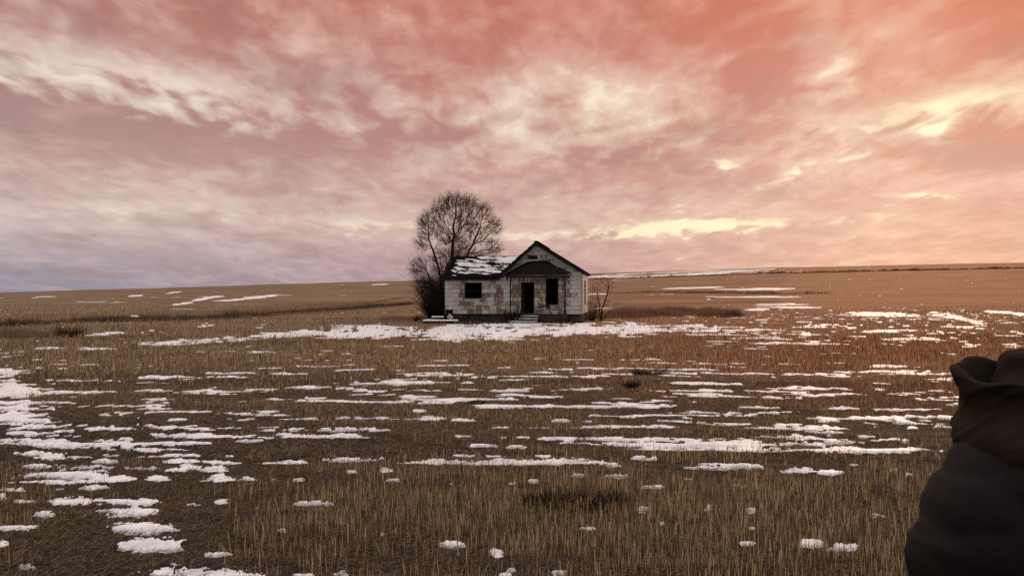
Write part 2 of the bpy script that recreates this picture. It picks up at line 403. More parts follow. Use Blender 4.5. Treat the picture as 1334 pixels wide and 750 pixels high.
def strawcol(n, u, d_if, dark=0.0):
    r = RNG.random(n)[:, None]**1.8
    a = np.array([[.21, .148, .085]]); b = np.array([[.80, .66, .42]]); c = np.array([[.075, .048, .026]])
    col = a*(1-r)+b*r
    m = RNG.random(n)[:, None] < .3
    col = np.where(m, c, col)
    red = (ss(350, 1200, u)*ss(4, 18, d_if))[:, None]
    col = col*(1-red*.75) + col*np.array([[1.25, .70, .52]])*red*.75  # stalks redder to the right, warm light tint put into their colour
    return col*(1-dark)
def fan(n, d0, d1, spread=1.0):
    d = np.sqrt(RNG.random(n)*(d1*d1-d0*d0)+d0*d0)
    u = RNG.uniform(-150, 1480, n); return (u-U0)/F*d, d, u
parts = []
for (n, d0, d1, w, hh, rows) in ((120000, 2.5, 8, .0029, .125, 1), (150000, 8, 15, .0044, .125, 1), (125000, 15, 30, .009, .17, 0), (120000, 30, 60, .014, .19, 0), (60000, 60, 95, .022, .2, 0)):
    x, y, u = fan(n, d0, d1)
    if rows:   # seed rows run across the view
        y = np.round(y/.18)*.18 + RNG.normal(0, .028, n) + .05*vn(x*.6, y*0+2)
    v = V0+1780/y
    dens = fbm(x*.45+9, y*.9, 3)*.9 + .8*fbm(x*2.2, y*4, 3)
    base = np.interp(v, [400, 450, 455, 480, 492, 560, 600, 632, 650, 760], [.35, .45, .6, .5, .26, .18, .16, .34, .55, .55])
    base = base - .55*(1-ss(250, 380, u))*ss(500, 620, v) - .18*ss(1000, 1200, u)*0
    s = lookup(Fs, x, y)
    keep = (RNG.random(n) < base+dens*.8) & ((s < 0) | (RNG.random(n) < .12+.2*(y < 9)) | (s < .25)*(RNG.random(n) < .5))
    keep &= ~((x > -5.2) & (x < 5.4) & (y > 47.8) & (y < 62))
    keep &= ~((u > 960) & (y > 88))
    keep &= ~((((x-.53)/.44)**2+((y-6.5)/.26)**2 < 1) & (RNG.random(n) < .45))
    x, y, u = x[keep], y[keep], u[keep]; n = len(x)
    h = hh*RNG.uniform(.35, 1.25, n)*(1-.35*(y < 60)*ss(7.2, 9, y)*(1-ss(14, 22, y)))
    z = height(x, y)-.015
    parts.append(blades('s', x, y, z, h, w*RNG.uniform(.7, 1.3, n), np.abs(RNG.normal(0, .16, n)), strawcol(n, u, y)))
V_, F_, C_ = join(parts)
o = mesh_np('stubble', V_, F_, M['straw'], cols=C_)
tag(o, 'short cut stubble of dry grain stalks covering the field', 'stubble', kind='stuff')
# matted litter: lying and leaning straws
parts = []
for (n, d0, d1, w, L) in ((170000, 2.5, 8, .0019, .055), (140000, 8, 16, .0032, .07), (70000, 16, 34, .007, .12)):
    x, y, u = fan(n, d0, d1); s = lookup(Fs, x, y)
    keep = (s < .05) | (RNG.random(n) < .015); x, y, u = x[keep], y[keep], u[keep]; n = len(x)
    z = height(x, y) + .012
    a = RNG.uniform(0, 2*math.pi, n); L_ = L*RNG.uniform(.3, 1.3, n); el = np.abs(RNG.normal(0, .3, n))
    dx, dy, dz = np.cos(a)*np.cos(el)*L_, np.sin(a)*np.cos(el)*L_, np.sin(el)*L_
    nx, ny = -np.sin(a)*w/2, np.cos(a)*w/2
    V = np.zeros((n, 4, 3), np.float32)
    for k, (t, sg) in enumerate(((0, -1), (0, 1), (1, 1), (1, -1))):
        V[:, k, 0] = x+dx*t+nx*sg; V[:, k, 1] = y+dy*t+ny*sg*.5; V[:, k, 2] = z+dz*t+sg*w*.4
    cc = np.ones((n, 4, 4), np.float32); cc[:, :, :3] = (strawcol(n, u, y)*.5)[:, None, :]
    parts.append((V.reshape(-1, 3), np.arange(n*4).reshape(-1, 4), cc.reshape(-1, 4)))
V_, F_, C_ = join(parts)
o = mesh_np('straw_litter', V_, F_, M['straw'], cols=C_)
tag(o, 'matted broken straw lying between the stubble rows', 'straw', kind='stuff')

# ---- standing tall dry grass
def tall(name, label, spots, n, h, w, col, lean=.22, jit=1.0, kind='stuff', vari=.35):
    """spots: polyline of (u, v, halfwidth in metres)"""
    pts = [ground_at(a, b)[:2]+(c,) for a, b, c in spots]
    seg = [math.dist(pts[i][:2], pts[i+1][:2])*max(pts[i][2], .2) for i in range(len(pts)-1)]
    pr = np.array(seg)/sum(seg); k = RNG.choice(len(seg), n, p=pr); t = RNG.random(n)
    A = np.array(pts)[k]; B = np.array(pts)[k+1]
    x = A[:, 0]*(1-t)+B[:, 0]*t; y = A[:, 1]*(1-t)+B[:, 1]*t; hw = A[:, 2]*(1-t)+B[:, 2]*t
    off = RNG.normal(0, .5, n)*hw
    tx = B[:, 0]-A[:, 0]; ty = B[:, 1]-A[:, 1]; L = np.hypot(tx, ty)
    # offset along view depth keeps the belt a belt whichever way it runs
    x = x-ty/L*off; y = y+tx/L*off
    keep = ~((x > -4.7) & (x < 5.0) & (y > 48.8) & (y < 59.5))
    x, y, off, hw = x[keep], y[keep], off[keep], hw[keep]; n = len(x)
    hh = h*(1+vari*fbm(x*.5+h, y*.5, 3)*2)*RNG.uniform(.45, 1.1, n)*np.exp(-(off/hw)**2*.6)
    r = RNG.random(n)[:, None]; cl = np.array([col])*(.65+.7*r)
    v_, f_, c_ = blades(name, x, y, height(x, y)-.02, np.clip(hh, .05, None), w*RNG.uniform(.7, 1.3, n), np.abs(RNG.normal(lean, .15, n)), cl, curve=1)
    o = mesh_np(name, v_, f_, M['straw'], cols=c_)
    tag(o, label, 'grass', kind=kind); return o
tall('tall_dry_grass', 'belt of tall dry brown grass growing beside the house and the bare shrub', [(752, 417, 1.0), (800, 414, 1.8), (850, 411.5, 2.4), (900, 411, 2.0), (960, 413, .8)], 24000, .66, .011, (.22, .125, .082))
tall('tall_dry_grass', 'darker weedy grass at the right end of the tall grass belt', [(860, 410, 1.6), (905, 409, 2.0), (945, 412, 1.2)], 6000, .75, .013, (.10, .058, .045))
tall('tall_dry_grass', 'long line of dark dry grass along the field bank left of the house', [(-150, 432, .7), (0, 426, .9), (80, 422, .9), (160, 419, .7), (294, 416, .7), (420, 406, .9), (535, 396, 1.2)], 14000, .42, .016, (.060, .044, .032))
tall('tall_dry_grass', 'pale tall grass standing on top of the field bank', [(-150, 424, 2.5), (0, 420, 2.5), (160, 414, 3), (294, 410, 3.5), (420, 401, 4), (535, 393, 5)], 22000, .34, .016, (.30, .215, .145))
tall('tall_dry_grass', 'low mound of tangled tall grass at the left edge around the dark bush', [(-140, 448, .8), (0, 440, 1.2), (60, 437, 1.2), (110, 436, .4)], 9000, .4, .010, (.24, .18, .125))
tall('tall_dry_grass', 'thin reddish grass growing at the foot of the tree', [(500, 417, 1.5), (545, 416, 1.6), (580, 414.5, 1.2)], 9000, .35, .011, (.30, .18, .12))
tall('tall_dry_grass', 'weeds and dead grass along the house foundation', [(575, 421.8, .18), (640, 421.5, .18), (664, 421.5, .15)], 2600, .24, .010, (.05, .042, .034))
tall('tall_dry_grass', 'weeds beside the right half of the house foundation', [(706, 421.5, .18), (760, 421.0, .3)], 2600, .28, .010, (.05, .040, .032))
tall('distant_brush_line', 'thin dark line of brush along the far field edge under the right skyline', [(765, 364, 2), (850, 361, 3), (1000, 356.5, 3), (1150, 353, 4), (1334, 349.5, 4), (1500, 347, 4)], 12000, .55, .10, (.10, .055, .04), vari=.9)
#tall('distant_brush_line', 'faint broken brush line across the left hillside', [(0, 407, 2), (120, 402, 2), (260, 397, 2)], 5000, .5, .05, (.06, .042, .03), vari=.6)
tall('tall_dry_grass', 'dry marsh grass between the snow strips right of the house', [(790, 382, 3), (880, 381, 4), (1000, 383, 4), (1080, 382, 3)], 3500, .4, .035, (.10, .06, .042), vari=.6)

# ------------------------------------------------------------------ branching plants (space colonisation)
def tubes(segs, sides=4):
    """segs: array of (p0, p1, r0, r1)"""
    P0 = np.array([s[0] for s in segs], float); P1 = np.array([s[1] for s in segs], float)
    r0 = np.array([s[2] for s in segs])[:, None]; r1 = np.array([s[3] for s in segs])[:, None]
    d = P1-P0; L = np.linalg.norm(d, axis=1, keepdims=True); d = d/np.maximum(L, 1e-6)
    up = np.where(np.abs(d[:, 2:3]) > .9, np.array([[1., 0, 0]]), np.array([[0, 0, 1.]]))
    a = np.cross(d, up); a /= np.linalg.norm(a, axis=1, keepdims=True); b = np.cross(d, a)
    n = len(segs); V = np.zeros((n, 2*sides, 3))
    for k in range(sides):
        t = 2*math.pi*k/sides; o = a*math.cos(t)+b*math.sin(t)
        V[:, k] = P0+o*r0-d*r0*.3; V[:, sides+k] = P1+o*r1
    base = np.arange(n)[:, None]*2*sides; fs = []
    for k in range(sides):
        m = (k+1) % sides; fs.append(base+np.array([[k, m, sides+m, sides+k]]))
    return V.reshape(-1, 3), np.concatenate(fs, 0)
def colonise(seeds, attr, step=.16, infl=1.4, kill=.34, iters=130, bias=(0, 0, .15), rs=None):
    nodes = [np.array(s, float) for s in seeds[0]]; par = list(seeds[1])
    attr = attr.copy()
    for it in range(iters):
        if len(attr) == 0: break
        Nn = np.array(nodes)
        best = np.full(len(attr), 1e9); bi = np.zeros(len(attr), int)
        D = ((attr**2).sum(1)[:, None] + (Nn**2).sum(1)[None, :] - 2*attr @ Nn.T)
        bi = D.argmin(1); best = np.sqrt(np.maximum(D[np.arange(len(attr)), bi], 0))
        ok = best < (infl if it > 12 else 4)
        acc = {}
        for k in np.where(ok)[0]:
            d = attr[k]-Nn[bi[k]]; acc.setdefault(bi[k], []).append(d/max(np.linalg.norm(d), 1e-6))
        if not acc: break
        for i, ds in acc.items():
            v = np.mean(ds, 0)+np.array(bias)+RNG.normal(0, .14, 3); v /= max(np.linalg.norm(v), 1e-6)
            nodes.append(Nn[i]+v*step); par.append(i)
        Nn = np.array(nodes[-len(acc):])
        D = ((attr**2).sum(1)[:, None] + (Nn**2).sum(1)[None, :] - 2*attr @ Nn.T)
        attr = attr[D.min(1) > kill**2]
    return np.array(nodes), np.array(par)
def ell(n, c, r):
    v = RNG.normal(0, 1, (n, 3)); v /= np.linalg.norm(v, axis=1, keepdims=True)
    return np.array(c)+v*(RNG.random(n)[:, None]**(1/2.3))*np.array(r)
def grow(nodes, par, tip=.006, power=2.2, rmax=.3):
    n = len(nodes); r = np.zeros(n); kids = [[] for _ in range(n)]
    for i in range(n):
        if par[i] >= 0: kids[par[i]].append(i)
    acc = np.zeros(n)
    for i in range(n-1, -1, -1):
        if not kids[i]: acc[i] = tip**power
        r[i] = acc[i]**(1/power)
        if par[i] >= 0: acc[par[i]] += acc[i]
    return np.minimum(r, rmax), kids
OUTC = [None]
def outw(p_):
    if OUTC[0] is None: return np.zeros(3)
    v = p_-OUTC[0]; return v/max(np.linalg.norm(v), 1e-6)
def twigs(nodes, par, kids, r, per=3, L=.45, thr=.02, droop=0.0, spread=.8, w=.004):
    out = []
    for i in range(len(nodes)):
        if par[i] < 0 or r[i] > thr: continue
        d0 = nodes[i]-nodes[par[i]]; d0 /= max(np.linalg.norm(d0), 1e-6)
        m = per if not kids[i] else (per if random.random() < .35 else 0)
        for _ in range(m):
            pnt = nodes[i]; d = d0*.8+outw(nodes[i])*.8+RNG.normal(0, spread, 3)*.6; d /= np.linalg.norm(d); l = L*random.uniform(.4, 1.1)/3
            rr_ = w
            for s in range(3):
                d = d+RNG.normal(0, .22, 3)+np.array([0, 0, .12-droop]); d /= np.linalg.norm(d)
                q_ = pnt+d*l; out.append((pnt, q_, rr_, rr_*.75)); rr_ *= .75
                if s < 2 and random.random() < .55:
                    e = d+RNG.normal(0, .5, 3); e /= np.linalg.norm(e); out.append((q_, q_+e*l*1.1, rr_*.8, rr_*.5))
                pnt = q_
    return out
def woody(name, label, cat, loc, stems, attrs, tip=.006, step=.16, kill=.34, infl=1.4, per=3, L=.45, matb='bark', matt='twig', thr=.02, iters=120, w=.0045, rmax=.3, bias=(0, 0, .15), bark='trunk', crown='crown', split=.045, group=None):
    root = empty(name, loc); tag(root, label, cat, group)
    nd = []; pr = []
    for st in stems:
        last = -1
        for k in range(len(st)-1):
            a = np.array(st[k], float); b = np.array(st[k+1], float); m = max(1, int(np.linalg.norm(b-a)/step))
            for j in range(m):
                if k == 0 and j == 0:
                    nd.append(a); pr.append(-1); last = len(nd)-1
                nd.append(a+(b-a)*(j+1)/m+RNG.normal(0, .02, 3)); pr.append(last); last = len(nd)-1
    nodes, par = colonise((nd, pr), attrs, step, infl, kill, iters, bias)
    r, kids = grow(nodes, par, tip, 2.0, rmax)
    big = []; small = []
    for i in range(len(nodes)):
        if par[i] < 0: continue
        s = (nodes[par[i]], nodes[i], min(r[par[i]], r[i]*1.25), r[i])
        (big if r[i] > split else small).append(s)
    small += twigs(nodes, par, kids, r, per, L, thr, w=w)
    if big:
        v_, f_ = tubes(big, 8); mesh_np(bark, v_, f_, M[matb], root, smooth=True)
    v_, f_ = tubes(small, 3); mesh_np(crown, v_, f_, M[matt], root)
    return root
# the big bare tree behind the left wing
OUTC[0] = np.array([.4, 0, 3.4]); TD = 57.0; TX = (579-U0)/F*TD
sc = TD/F
def tp(u, v, dy=0): return ((u-579)*sc, dy, EYE-(v-V0)*sc)
att = np.vstack([ell(int(n_*1.7), tp(u_, v_+5, RNG.uniform(-.8, .8)), (r_, r_*1.2, r_)) for u_, v_, r_, n_ in
    ((559, 286, .85, 190), (574, 268, .75, 170), (592, 262, .7, 170), (610, 263, .65, 150), (626, 274, .75, 170), (642, 292, .62, 150), (600, 285, 1.0, 240), (622, 300, .8, 200), (640, 318, .6, 120),
     (583, 300, .9, 200), (552, 312, .6, 110), (548, 342, .65, 130), (556, 366, .8, 160), (600, 325, 1.1, 200), (573, 335, .8, 150), (620, 330, .6, 110), (566, 390, .7, 90), (586, 350, .9, 150))])
woody('bare_tree', 'large leafless tree with a rounded reddish crown behind the left wing of the house', 'tree', (TX, TD, hz(TX, TD)-.05),
      [[(0, 0, 0), (0, 0, .8), tp(572, 350), tp(563, 322)], [(0.12, .1, 0), (.15, .05, 1.0), tp(588, 350, .1), tp(590, 312, .2)], [(.2, -.05, 0), (.4, 0, 1.1), tp(598, 356, -.2), tp(612, 325, -.3)], [(-.15, 0, 0), tp(566, 385), tp(556, 350)]],
      att, tip=.0086, step=.15, kill=.24, infl=1.2, per=7, L=.75, w=.0072, thr=.020, rmax=.24, split=.034, bias=(0, 0, .1))
OUTC[0] = None
# dense dark brush at its foot
def brush(name, label, u, d, wid, hgt, n=260, matn='twig_dark', w=.007, group=None, cat='bush', dep_=None, base_r=.3, seg=5, splay=1.0, parent=None, br=.7):
    x = (u-U0)/F*d; root_loc = (x, d, hz(x, d)-.03)
    out = []
    for _ in range(n):
        a = random.uniform(0, 2*math.pi); rad = base_r*random.random()**.5
        pnt = np.array([math.cos(a)*rad*wid, math.sin(a)*rad*(dep_ or wid), 0.0])
        ex = random.random()**.6
        d_ = np.array([math.cos(a)*ex*wid*splay, math.sin(a)*ex*(dep_ or wid)*splay, hgt*random.uniform(.5, 1.0)]); Lt = np.linalg.norm(d_)*random.uniform(.6, 1.0)
        d_ /= np.linalg.norm(d_); l = Lt/seg; r_ = w*random.uniform(.8, 1.8)
        for s in range(seg):
            d_ = d_+RNG.normal(0, .13, 3); d_ /= np.linalg.norm(d_); q_ = pnt+d_*l
            out.append((pnt, q_, r_, r_*.8)); r_ *= .8
            for _k in range(2):
                if random.random() < br and s > 0:
                    e = d_+RNG.normal(0, .5, 3); e /= np.linalg.norm(e); m_ = q_+e*l*.8; out.append((q_, m_, r_*.7, r_*.5))
                    e2 = e+RNG.normal(0, .4, 3); e2 /= np.linalg.norm(e2); out.append((m_, m_+e2*l*.6, r_*.5, r_*.35))
            pnt = q_
    v_, f_ = tubes(out, 3)
    o = mesh_np(name, v_, f_, M[matn]); o.location = root_loc; tag(o, label, cat, group); return o
brush('thicket', 'dense dark thicket of brush at the foot of the big tree, left of the house', 567, 54.5, 1.0, 2.3, 380, w=.009, br=.95, splay=1.25)
brush('thicket', 'dark brush filling the gap between the tree trunk and the house corner', 573, 56.2, 1.3, 4.9, 430, w=.009, br=1, splay=1.3)
# dead bushes
brush('dead_bush', 'dead bush heaped against the wall left of the front steps', 668, 48.6, .62, .95, 300, w=.009, dep_=.35)
brush('dead_bush', 'low dark bush in the grass on the left side of the field', 90, 33.0, .62, .55, 260, w=.005, matn='twig')
brush('dead_bush', 'small round dark weed clump in the stubble right of the image centre', 822, 14.6, .16, .20, 170, w=.003)
brush('dead_bush', 'flat dark weed patch just behind the round weed clump', 848, 17.3, .55, .13, 260, w=.003, dep_=.25)
brush('dead_bush', 'broad flat patch of black matted weeds in the near stubble', 752, 6.5, .42, .15, 800, w=.0022, dep_=.22, base_r=.95, splay=.35)
brush('dead_bush', 'small dark weed tuft next to the long snow strip', 760, 9.5, .12, .10, 140, w=.002)
brush('dead_bush', 'small dark weed tuft left of the centre of the field', 622, 12.6, .2, .10, 150, w=.0025, dep_=.12)
brush('dead_bush', 'tiny bare bush on the left of the tree at the edge of the snow', 543, 50.5, .3, .55, 60, w=.008)
brush('distant_bush', 'left one of two tiny dark bushes on the right skyline', 1260, 395, 2.6, 1.7, 60, w=.12, cat='bush', dep_=1.5, base_r=.8)
brush('distant_bush', 'right one of two tiny dark bushes on the right skyline', 1270, 396, 2.2, 1.3, 60, w=.12, cat='bush', dep_=1.5, base_r=.8)
brush('thicket', 'thin grey brush growing against the right end wall of the house', 771, 53.0, .55, 1.9, 60, w=.006, br=.6)
# small bare tree right of the house
SD = 52.5; SX = (783-U0)/F*SD; s2 = SD/F
def sp(u, v, dy=0): return ((u-783)*s2, dy, EYE-(v-V0)*s2)
att = np.vstack([ell(70, sp(776, 380), (.5, .5, .9)), ell(70, sp(793, 368), (.45, .4, .6)), ell(40, sp(798, 396), (.6, .4, .35)), ell(40, sp(768, 396), (.5, .4, .4)), ell(25, sp(784, 364), (.4, .3, .3))])
woody('bare_shrub', 'small leafless crooked shrub in tall grass right of the house', 'shrub', (SX, SD, hz(SX, SD)-.05),
      [[(0, 0, 0), sp(785, 400), sp(791, 382), sp(793, 372)], [(-.05, 0, 0), sp(781, 398), sp(779, 385)], [(.05, 0, 0.1), sp(793, 405), sp(800, 400)]],
      att, tip=.009, step=.11, kill=.2, infl=1.0, per=2, L=.35, w=.007, thr=.03, rmax=.06, split=.022, matb='twig_dark', matt='twig_dark')

# ------------------------------------------------------------------ house
TH = R(-8.0); HD = 50.0
ct, st_ = math.cos(TH), -math.sin(TH)
house = empty('abandoned_house', (0, HD, 0), TH)
tag(house, 'small abandoned white shingled farmhouse with peeling siding, open doorway and snow on its left roof', 'house')
hz0 = hz(0, HD)
def hx(u): s = (u-U0)/F; return HD*s/(ct+s*st_)
def hzz(u, v, Yl=0):
    X_ = hx(u); d = HD - X_*st_ + Yl*ct; return EYE-(v-V0)/F*d
XL, XJ, XR = hx(580), hx(653), hx(757.5)
ZB = .52
ZE = 2.80                       # wing wall top
YD, YW = 8.0, 6.0               # depths
AP = (hx(699), 5.00); ER = (hx(762), 3.16); EL = (hx(650.5), 2.93)   # roof outline (outer)
def rz(x):   # under-side height of main roof at local x
    o = AP[1] + ((EL[1]-AP[1])*(AP[0]-x)/(AP[0]-EL[0]) if x < AP[0] else (ER[1]-AP[1])*(x-AP[0])/(ER[0]-AP[0]))
    return o-.20
main_poly = [(XJ, ZB), (XR, ZB), (XR, rz(XR)), (AP[0], rz(AP[0])), (XJ, rz(XJ))]
wing_poly = [(XL, ZB), (XJ, ZB), (XJ, ZE), (XL, ZE)]
door_o = (hx(679), hx(696), .54, 2.47); winR = (hx(711), hx(727.3), 1.10, 2.72); winL = (hx(605.5), hx(628), 1.48, 2.47); vent = (hx(688), hx(700.3), 3.90, 4.14)
def clip(poly, hull):
    out = poly
    for i in range(len(hull)):
        a = hull[i]; b = hull[(i+1) % len(hull)]; inp = out; out = []
        if not inp: return []
        side = lambda q_: (b[0]-a[0])*(q_[1]-a[1])-(b[1]-a[1])*(q_[0]-a[0])
        for k in range(len(inp)):
            c = inp[k]; n_ = inp[(k+1) % len(inp)]; sc_, sn_ = side(c), side(n_)
            if sc_ >= 0: out.append(c)
            if (sc_ > 0 and sn_ < 0) or (sc_ < 0 and sn_ > 0):
                t = sc_/(sc_-sn_); out.append((c[0]+(n_[0]-c[0])*t, c[1]+(n_[1]-c[1])*t))
    return out
def rdiff(r, h):
    x0, x1, z0, z1 = r; a0, a1, b0, b1 = h
    if a0 >= x1 or a1 <= x0 or b0 >= z1 or b1 <= z0: return [r]
    out = []
    if a0 > x0: out.append((x0, a0, z0, z1))
    if a1 < x1: out.append((a1, x1, z0, z1))
    m0, m1 = max(a0, x0), min(a1, x1)
    if b0 > z0: out.append((m0, m1, z0, b0))
    if b1 < z1: out.append((m0, m1, b1, z1))
    return out
def solid_wall(mb, hull, holes, to3, th=.12):
    xs = [p_[0] for p_ in hull]; zs = [p_[1] for p_ in hull]
    rs = [(min(xs), max(xs), min(zs), max(zs))]
    for h in holes: rs = [q_ for r_ in rs for q_ in rdiff(r_, h)]
    for r_ in rs:
        pl = clip([(r_[0], r_[2]), (r_[1], r_[2]), (r_[1], r_[3]), (r_[0], r_[3])], hull)
        if len(pl) >= 3: mb.prism([to3(a, 0, b) for a, b in pl], [to3(a, th, b) for a, b in pl])
def shingles(mb, hull, holes, to3, cw=.46, chh=.265, stain=None, missing=None):
    xs = [p_[0] for p_ in hull]; zs = [p_[1] for p_ in hull]
    z = min(zs); row = 0
    while z < max(zs):
        x = min(xs)-random.uniform(0, cw)
        while x < max(xs):
            w = cw
            rs = [(x+.003, x+w-.003, z, z+chh-.018)]
            for h in holes: rs = [q_ for r_ in rs for q_ in rdiff(r_, h)]
            mi = stain(x+w/2, z+chh/2) if stain else (0 if random.random() < .8 else 1)
            ms = missing(x+w/2, z+chh/2) if missing else 0
            tilt = random.uniform(-.004, .004); dz = random.uniform(-.006, .006)
            prd = random.uniform(.016, .030)
            if ms < random.random():
                for r_ in rs:
                    pl = clip([(r_[0], r_[2]), (r_[1], r_[2]), (r_[1], r_[3]), (r_[0], r_[3])], hull)
                    if len(pl) < 3: continue
                    fr = []
                    for a, b in pl:
                        t = (b-z)/chh; fr.append(to3(a, -(prd*(1-t)+.006), b+dz*0))
                    mb.prism([to3(a, .001, b) for a, b in pl], fr, mi)
            x += w
        z += chh-.004; row += 1
front = lambda a, b, c: (a, b, c)
def stain_f(x, z):
    u = U0 + x/HD*F; k = random.random()
    s = 0
    if 604 < u < 655 and z < 1.35: s = .75
    if 596 < u < 606 and 1.0 < z < 2.5: s = .7
    if 627 < u < 650: s = .55
    if 643 < u < 652 and z < 2.3: s = 1.5
    if 666 < u < 740: s = .95
    if 696 < u < 712 and z < 2.7: s = .95
    if z > 2.95: s = .04
    return 2 if k < s*.75 else (1 if k < s+.12 else 0)
def miss_f(x, z):
    u = U0 + x/HD*F
    if u < 588 and z < .75: return 1
    if u > 742 or z > 2.9: return 0
    
    return 0
# front, shingle siding
w = MB(); shingles(w, main_poly, [door_o, winR, vent], front, stain=stain_f, missing=miss_f); shingles(w, wing_poly, [winL], front, stain=stain_f, missing=miss_f)
w.build('siding', SID, house)
w = MB()
solid_wall(w, main_poly, [door_o, winR, vent], lambda a, b, c: (a, b+.002, c)); solid_wall(w, wing_poly, [winL], lambda a, b, c: (a, b+.002, c))
# right end wall with a window, back walls, left end wall
rwin = (3.2, 4.3, 1.2, 2.6); rhull = [(0, ZB), (YD, ZB), (YD, rz(XR)-.02), (0, rz(XR)-.02)]
tr = lambda a, b, c: (XR-b-.002, a, c)
solid_wall(w, [(.125, ZB), (YD-.125, ZB), (YD-.125, rz(XR)-.02), (.125, rz(XR)-.02)], [rwin], tr)
lz = ZE; ridge_z = 4.27
tl = lambda a, b, c: (XL+b+.002, a, c)
gl = [(0.125, ZB), (YW-.125, ZB), (YW-.125, ZE+.02), (YW/2, ridge_z-.22), (.125, ZE+.02)]
solid_wall(w, gl, [], tl)
bk = lambda a, b, c: (a, YD-b, c)
solid_wall(w, [(XJ, ZB), (XR, ZB), (XR, rz(XR)), (AP[0], rz(AP[0])), (XJ, rz(XJ))], [], bk)
solid_wall(w, [(XL, ZB), (XJ, ZB), (XJ, ZE), (XL, ZE)], [], lambda a, b, c: (a, YW-b, c))
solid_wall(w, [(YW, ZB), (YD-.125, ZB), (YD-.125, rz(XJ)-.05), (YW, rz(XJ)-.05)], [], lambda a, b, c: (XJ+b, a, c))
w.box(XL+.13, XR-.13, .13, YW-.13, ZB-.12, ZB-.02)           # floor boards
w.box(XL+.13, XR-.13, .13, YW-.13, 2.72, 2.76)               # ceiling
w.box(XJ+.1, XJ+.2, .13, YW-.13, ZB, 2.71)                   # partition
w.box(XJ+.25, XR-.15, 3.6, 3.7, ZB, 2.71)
w.build('wall', M['dark_wood'], house)  # dark backing stands in for the shadow lines between siding courses
w = MB(); shingles(w, rhull, [rwin], lambda a, b, c: (XR-b+.0, a, c)); w.build('siding', SID, house)
w = MB(); shingles(w, [(0, ZB), (YW, ZB), (YW, ZE+.02), (YW/2, ridge_z-.22), (0, ZE+.02)], [], lambda a, b, c: (XL+b, a, c)); w.build('siding', SID, house)
# foundation
w = MB()
w.box(XJ-.6, XR-.06, .07, .32, -.25, ZB-.02, j=.012)
w.box(XL+.08, XJ-.62, .10, .35, -.25, ZB-.02, j=.012)
w.box(XR-.30, XR-.06, .36, YD-.1, -.25, ZB-.02); w.box(XL+.08, XL+.3, .40, YW-.1, -.25, ZB-.02)
w.box(XL+.35, XR-.35, YW-.3, YW-.08, -.25, ZB-.02)
for k in range(34):
    x = random.uniform(XL+.1, XR-.3); w_ = random.uniform(.15, .4); z0 = random.uniform(-.1, .32)
    w.box(x, x+w_, .02-random.uniform(0, .03), .12, z0, z0+random.uniform(.08, .2), j=.015)
w.build('foundation', M['stone'], house, .008)
w = MB(); w.box(XL-.03, XJ+.3, -.012, .05, ZB-.10, ZB-.004, j=.006); w.box(XJ+.31, XR+.02, -.012, .05, ZB-.085, ZB-.004, j=.006)
w.build('sill_beam', M['dark_wood'], house)
# corner boards
for (a, b, c_, d_) in ((XR-.02, XR+.045, -.045, .085), (XR+.032, XR+.05, .95, 1.06)):
    w = MB(); w.box(a, b, c_, d_, ZB-.01, rz(XR)-.03); w.build('corner_board', M['trim'], house)
# side window frame
w = MB()
for (a, b, c_, d_) in ((3.1, 3.2, 1.1, 2.7), (4.3, 4.4, 1.1, 2.7)): w.box(XR+.0, XR+.06, a, b, c_, d_)
w.box(XR, XR+.07, 3.2, 4.3, 2.6, 2.7); w.box(XR, XR+.09, 3.2, 4.3, 1.1, 1.2); w.box(XR-.05, XR-.01, 3.2, 4.3, 1.88, 1.93)
wf = w.build('window', M['trim'], house)
# front windows and door: open, frames left
def frame(name, r_, w_, m_, y0=-.035, y1=.10, rails=(), bottom=True):
    x0, x1, z0, z1 = r_; mb = MB()
    mb.box(x0, x0+w_, y0, y1, z0, z1, j=.004); mb.box(x1-w_, x1, y0, y1, z0, z1, j=.004)
    mb.box(x0+w_, x1-w_, y0, y1, z1-w_, z1, j=.004)
    if bottom: mb.box(x0+w_, x1-w_, y0-.02, y1, z0, z0+w_*.8, j=.004)
    o_ = mb.build(name, m_, house)
    for (za, zb, ya, yb) in rails:
        mb = MB(); mb.box(x0+w_, x1-w_, ya, yb, za, zb, j=.004); q_ = mb.build('sash_rail', m_, o_)
    return o_
wl = frame('window', winL, .07, M['dark_wood'], rails=((1.95, 2.0, .03, .07),))
wr = frame('window', winR, .05, M['dark_wood'])
df = frame('door_frame', door_o, .06, M['dark_wood'], bottom=False)
mb = MB(); mb.box(winL[0]-.03, winL[1]+.03, -.055, -.034, winL[2]-.07, winL[2]-.005, j=.003); mb.build('sill', M['trim'], wl)
mb = MB(); mb.box(winR[0]+.04, winR[0]+.24, -.05, -.03, winR[2]-.22, winR[2]-.01, j=.01); mb.build('broken_sill', M['dark_wood'], wr)
# an inner door leaf swung open
mb = MB(); mb.box(door_o[0]+.07, door_o[0]+.11, .14, .86, ZB, 2.4); mb.build('door', M['rot_wood'], house)
mb = MB(); mb.box(vent[0], vent[1], .03, .05, vent[2], vent[3])
for k in range(5):
    z_ = vent[2]+.02+k*.045; mb.prism([(vent[0], .0, z_), (vent[1], .0, z_), (vent[1], .03, z_+.03), (vent[0], .03, z_+.03)], [(vent[0], 0, z_+.008), (vent[1], 0, z_+.008), (vent[1], .03, z_+.038), (vent[0], .03, z_+.038)])
mb.build('gable_vent', M['dark_wood'], house)
# torn hole edges in the siding beside the door
for k in range(5):
    mb = MB(); x = hx(random.uniform(699, 708)); z_ = (.98, 1.12, .72, .9, 1.02)[k]; mb.box(x, x+random.uniform(.15, .35), -.045, -.034, z_, z_+.05, j=.01)
    mb.build('broken_lath', M['dark_wood'], house)

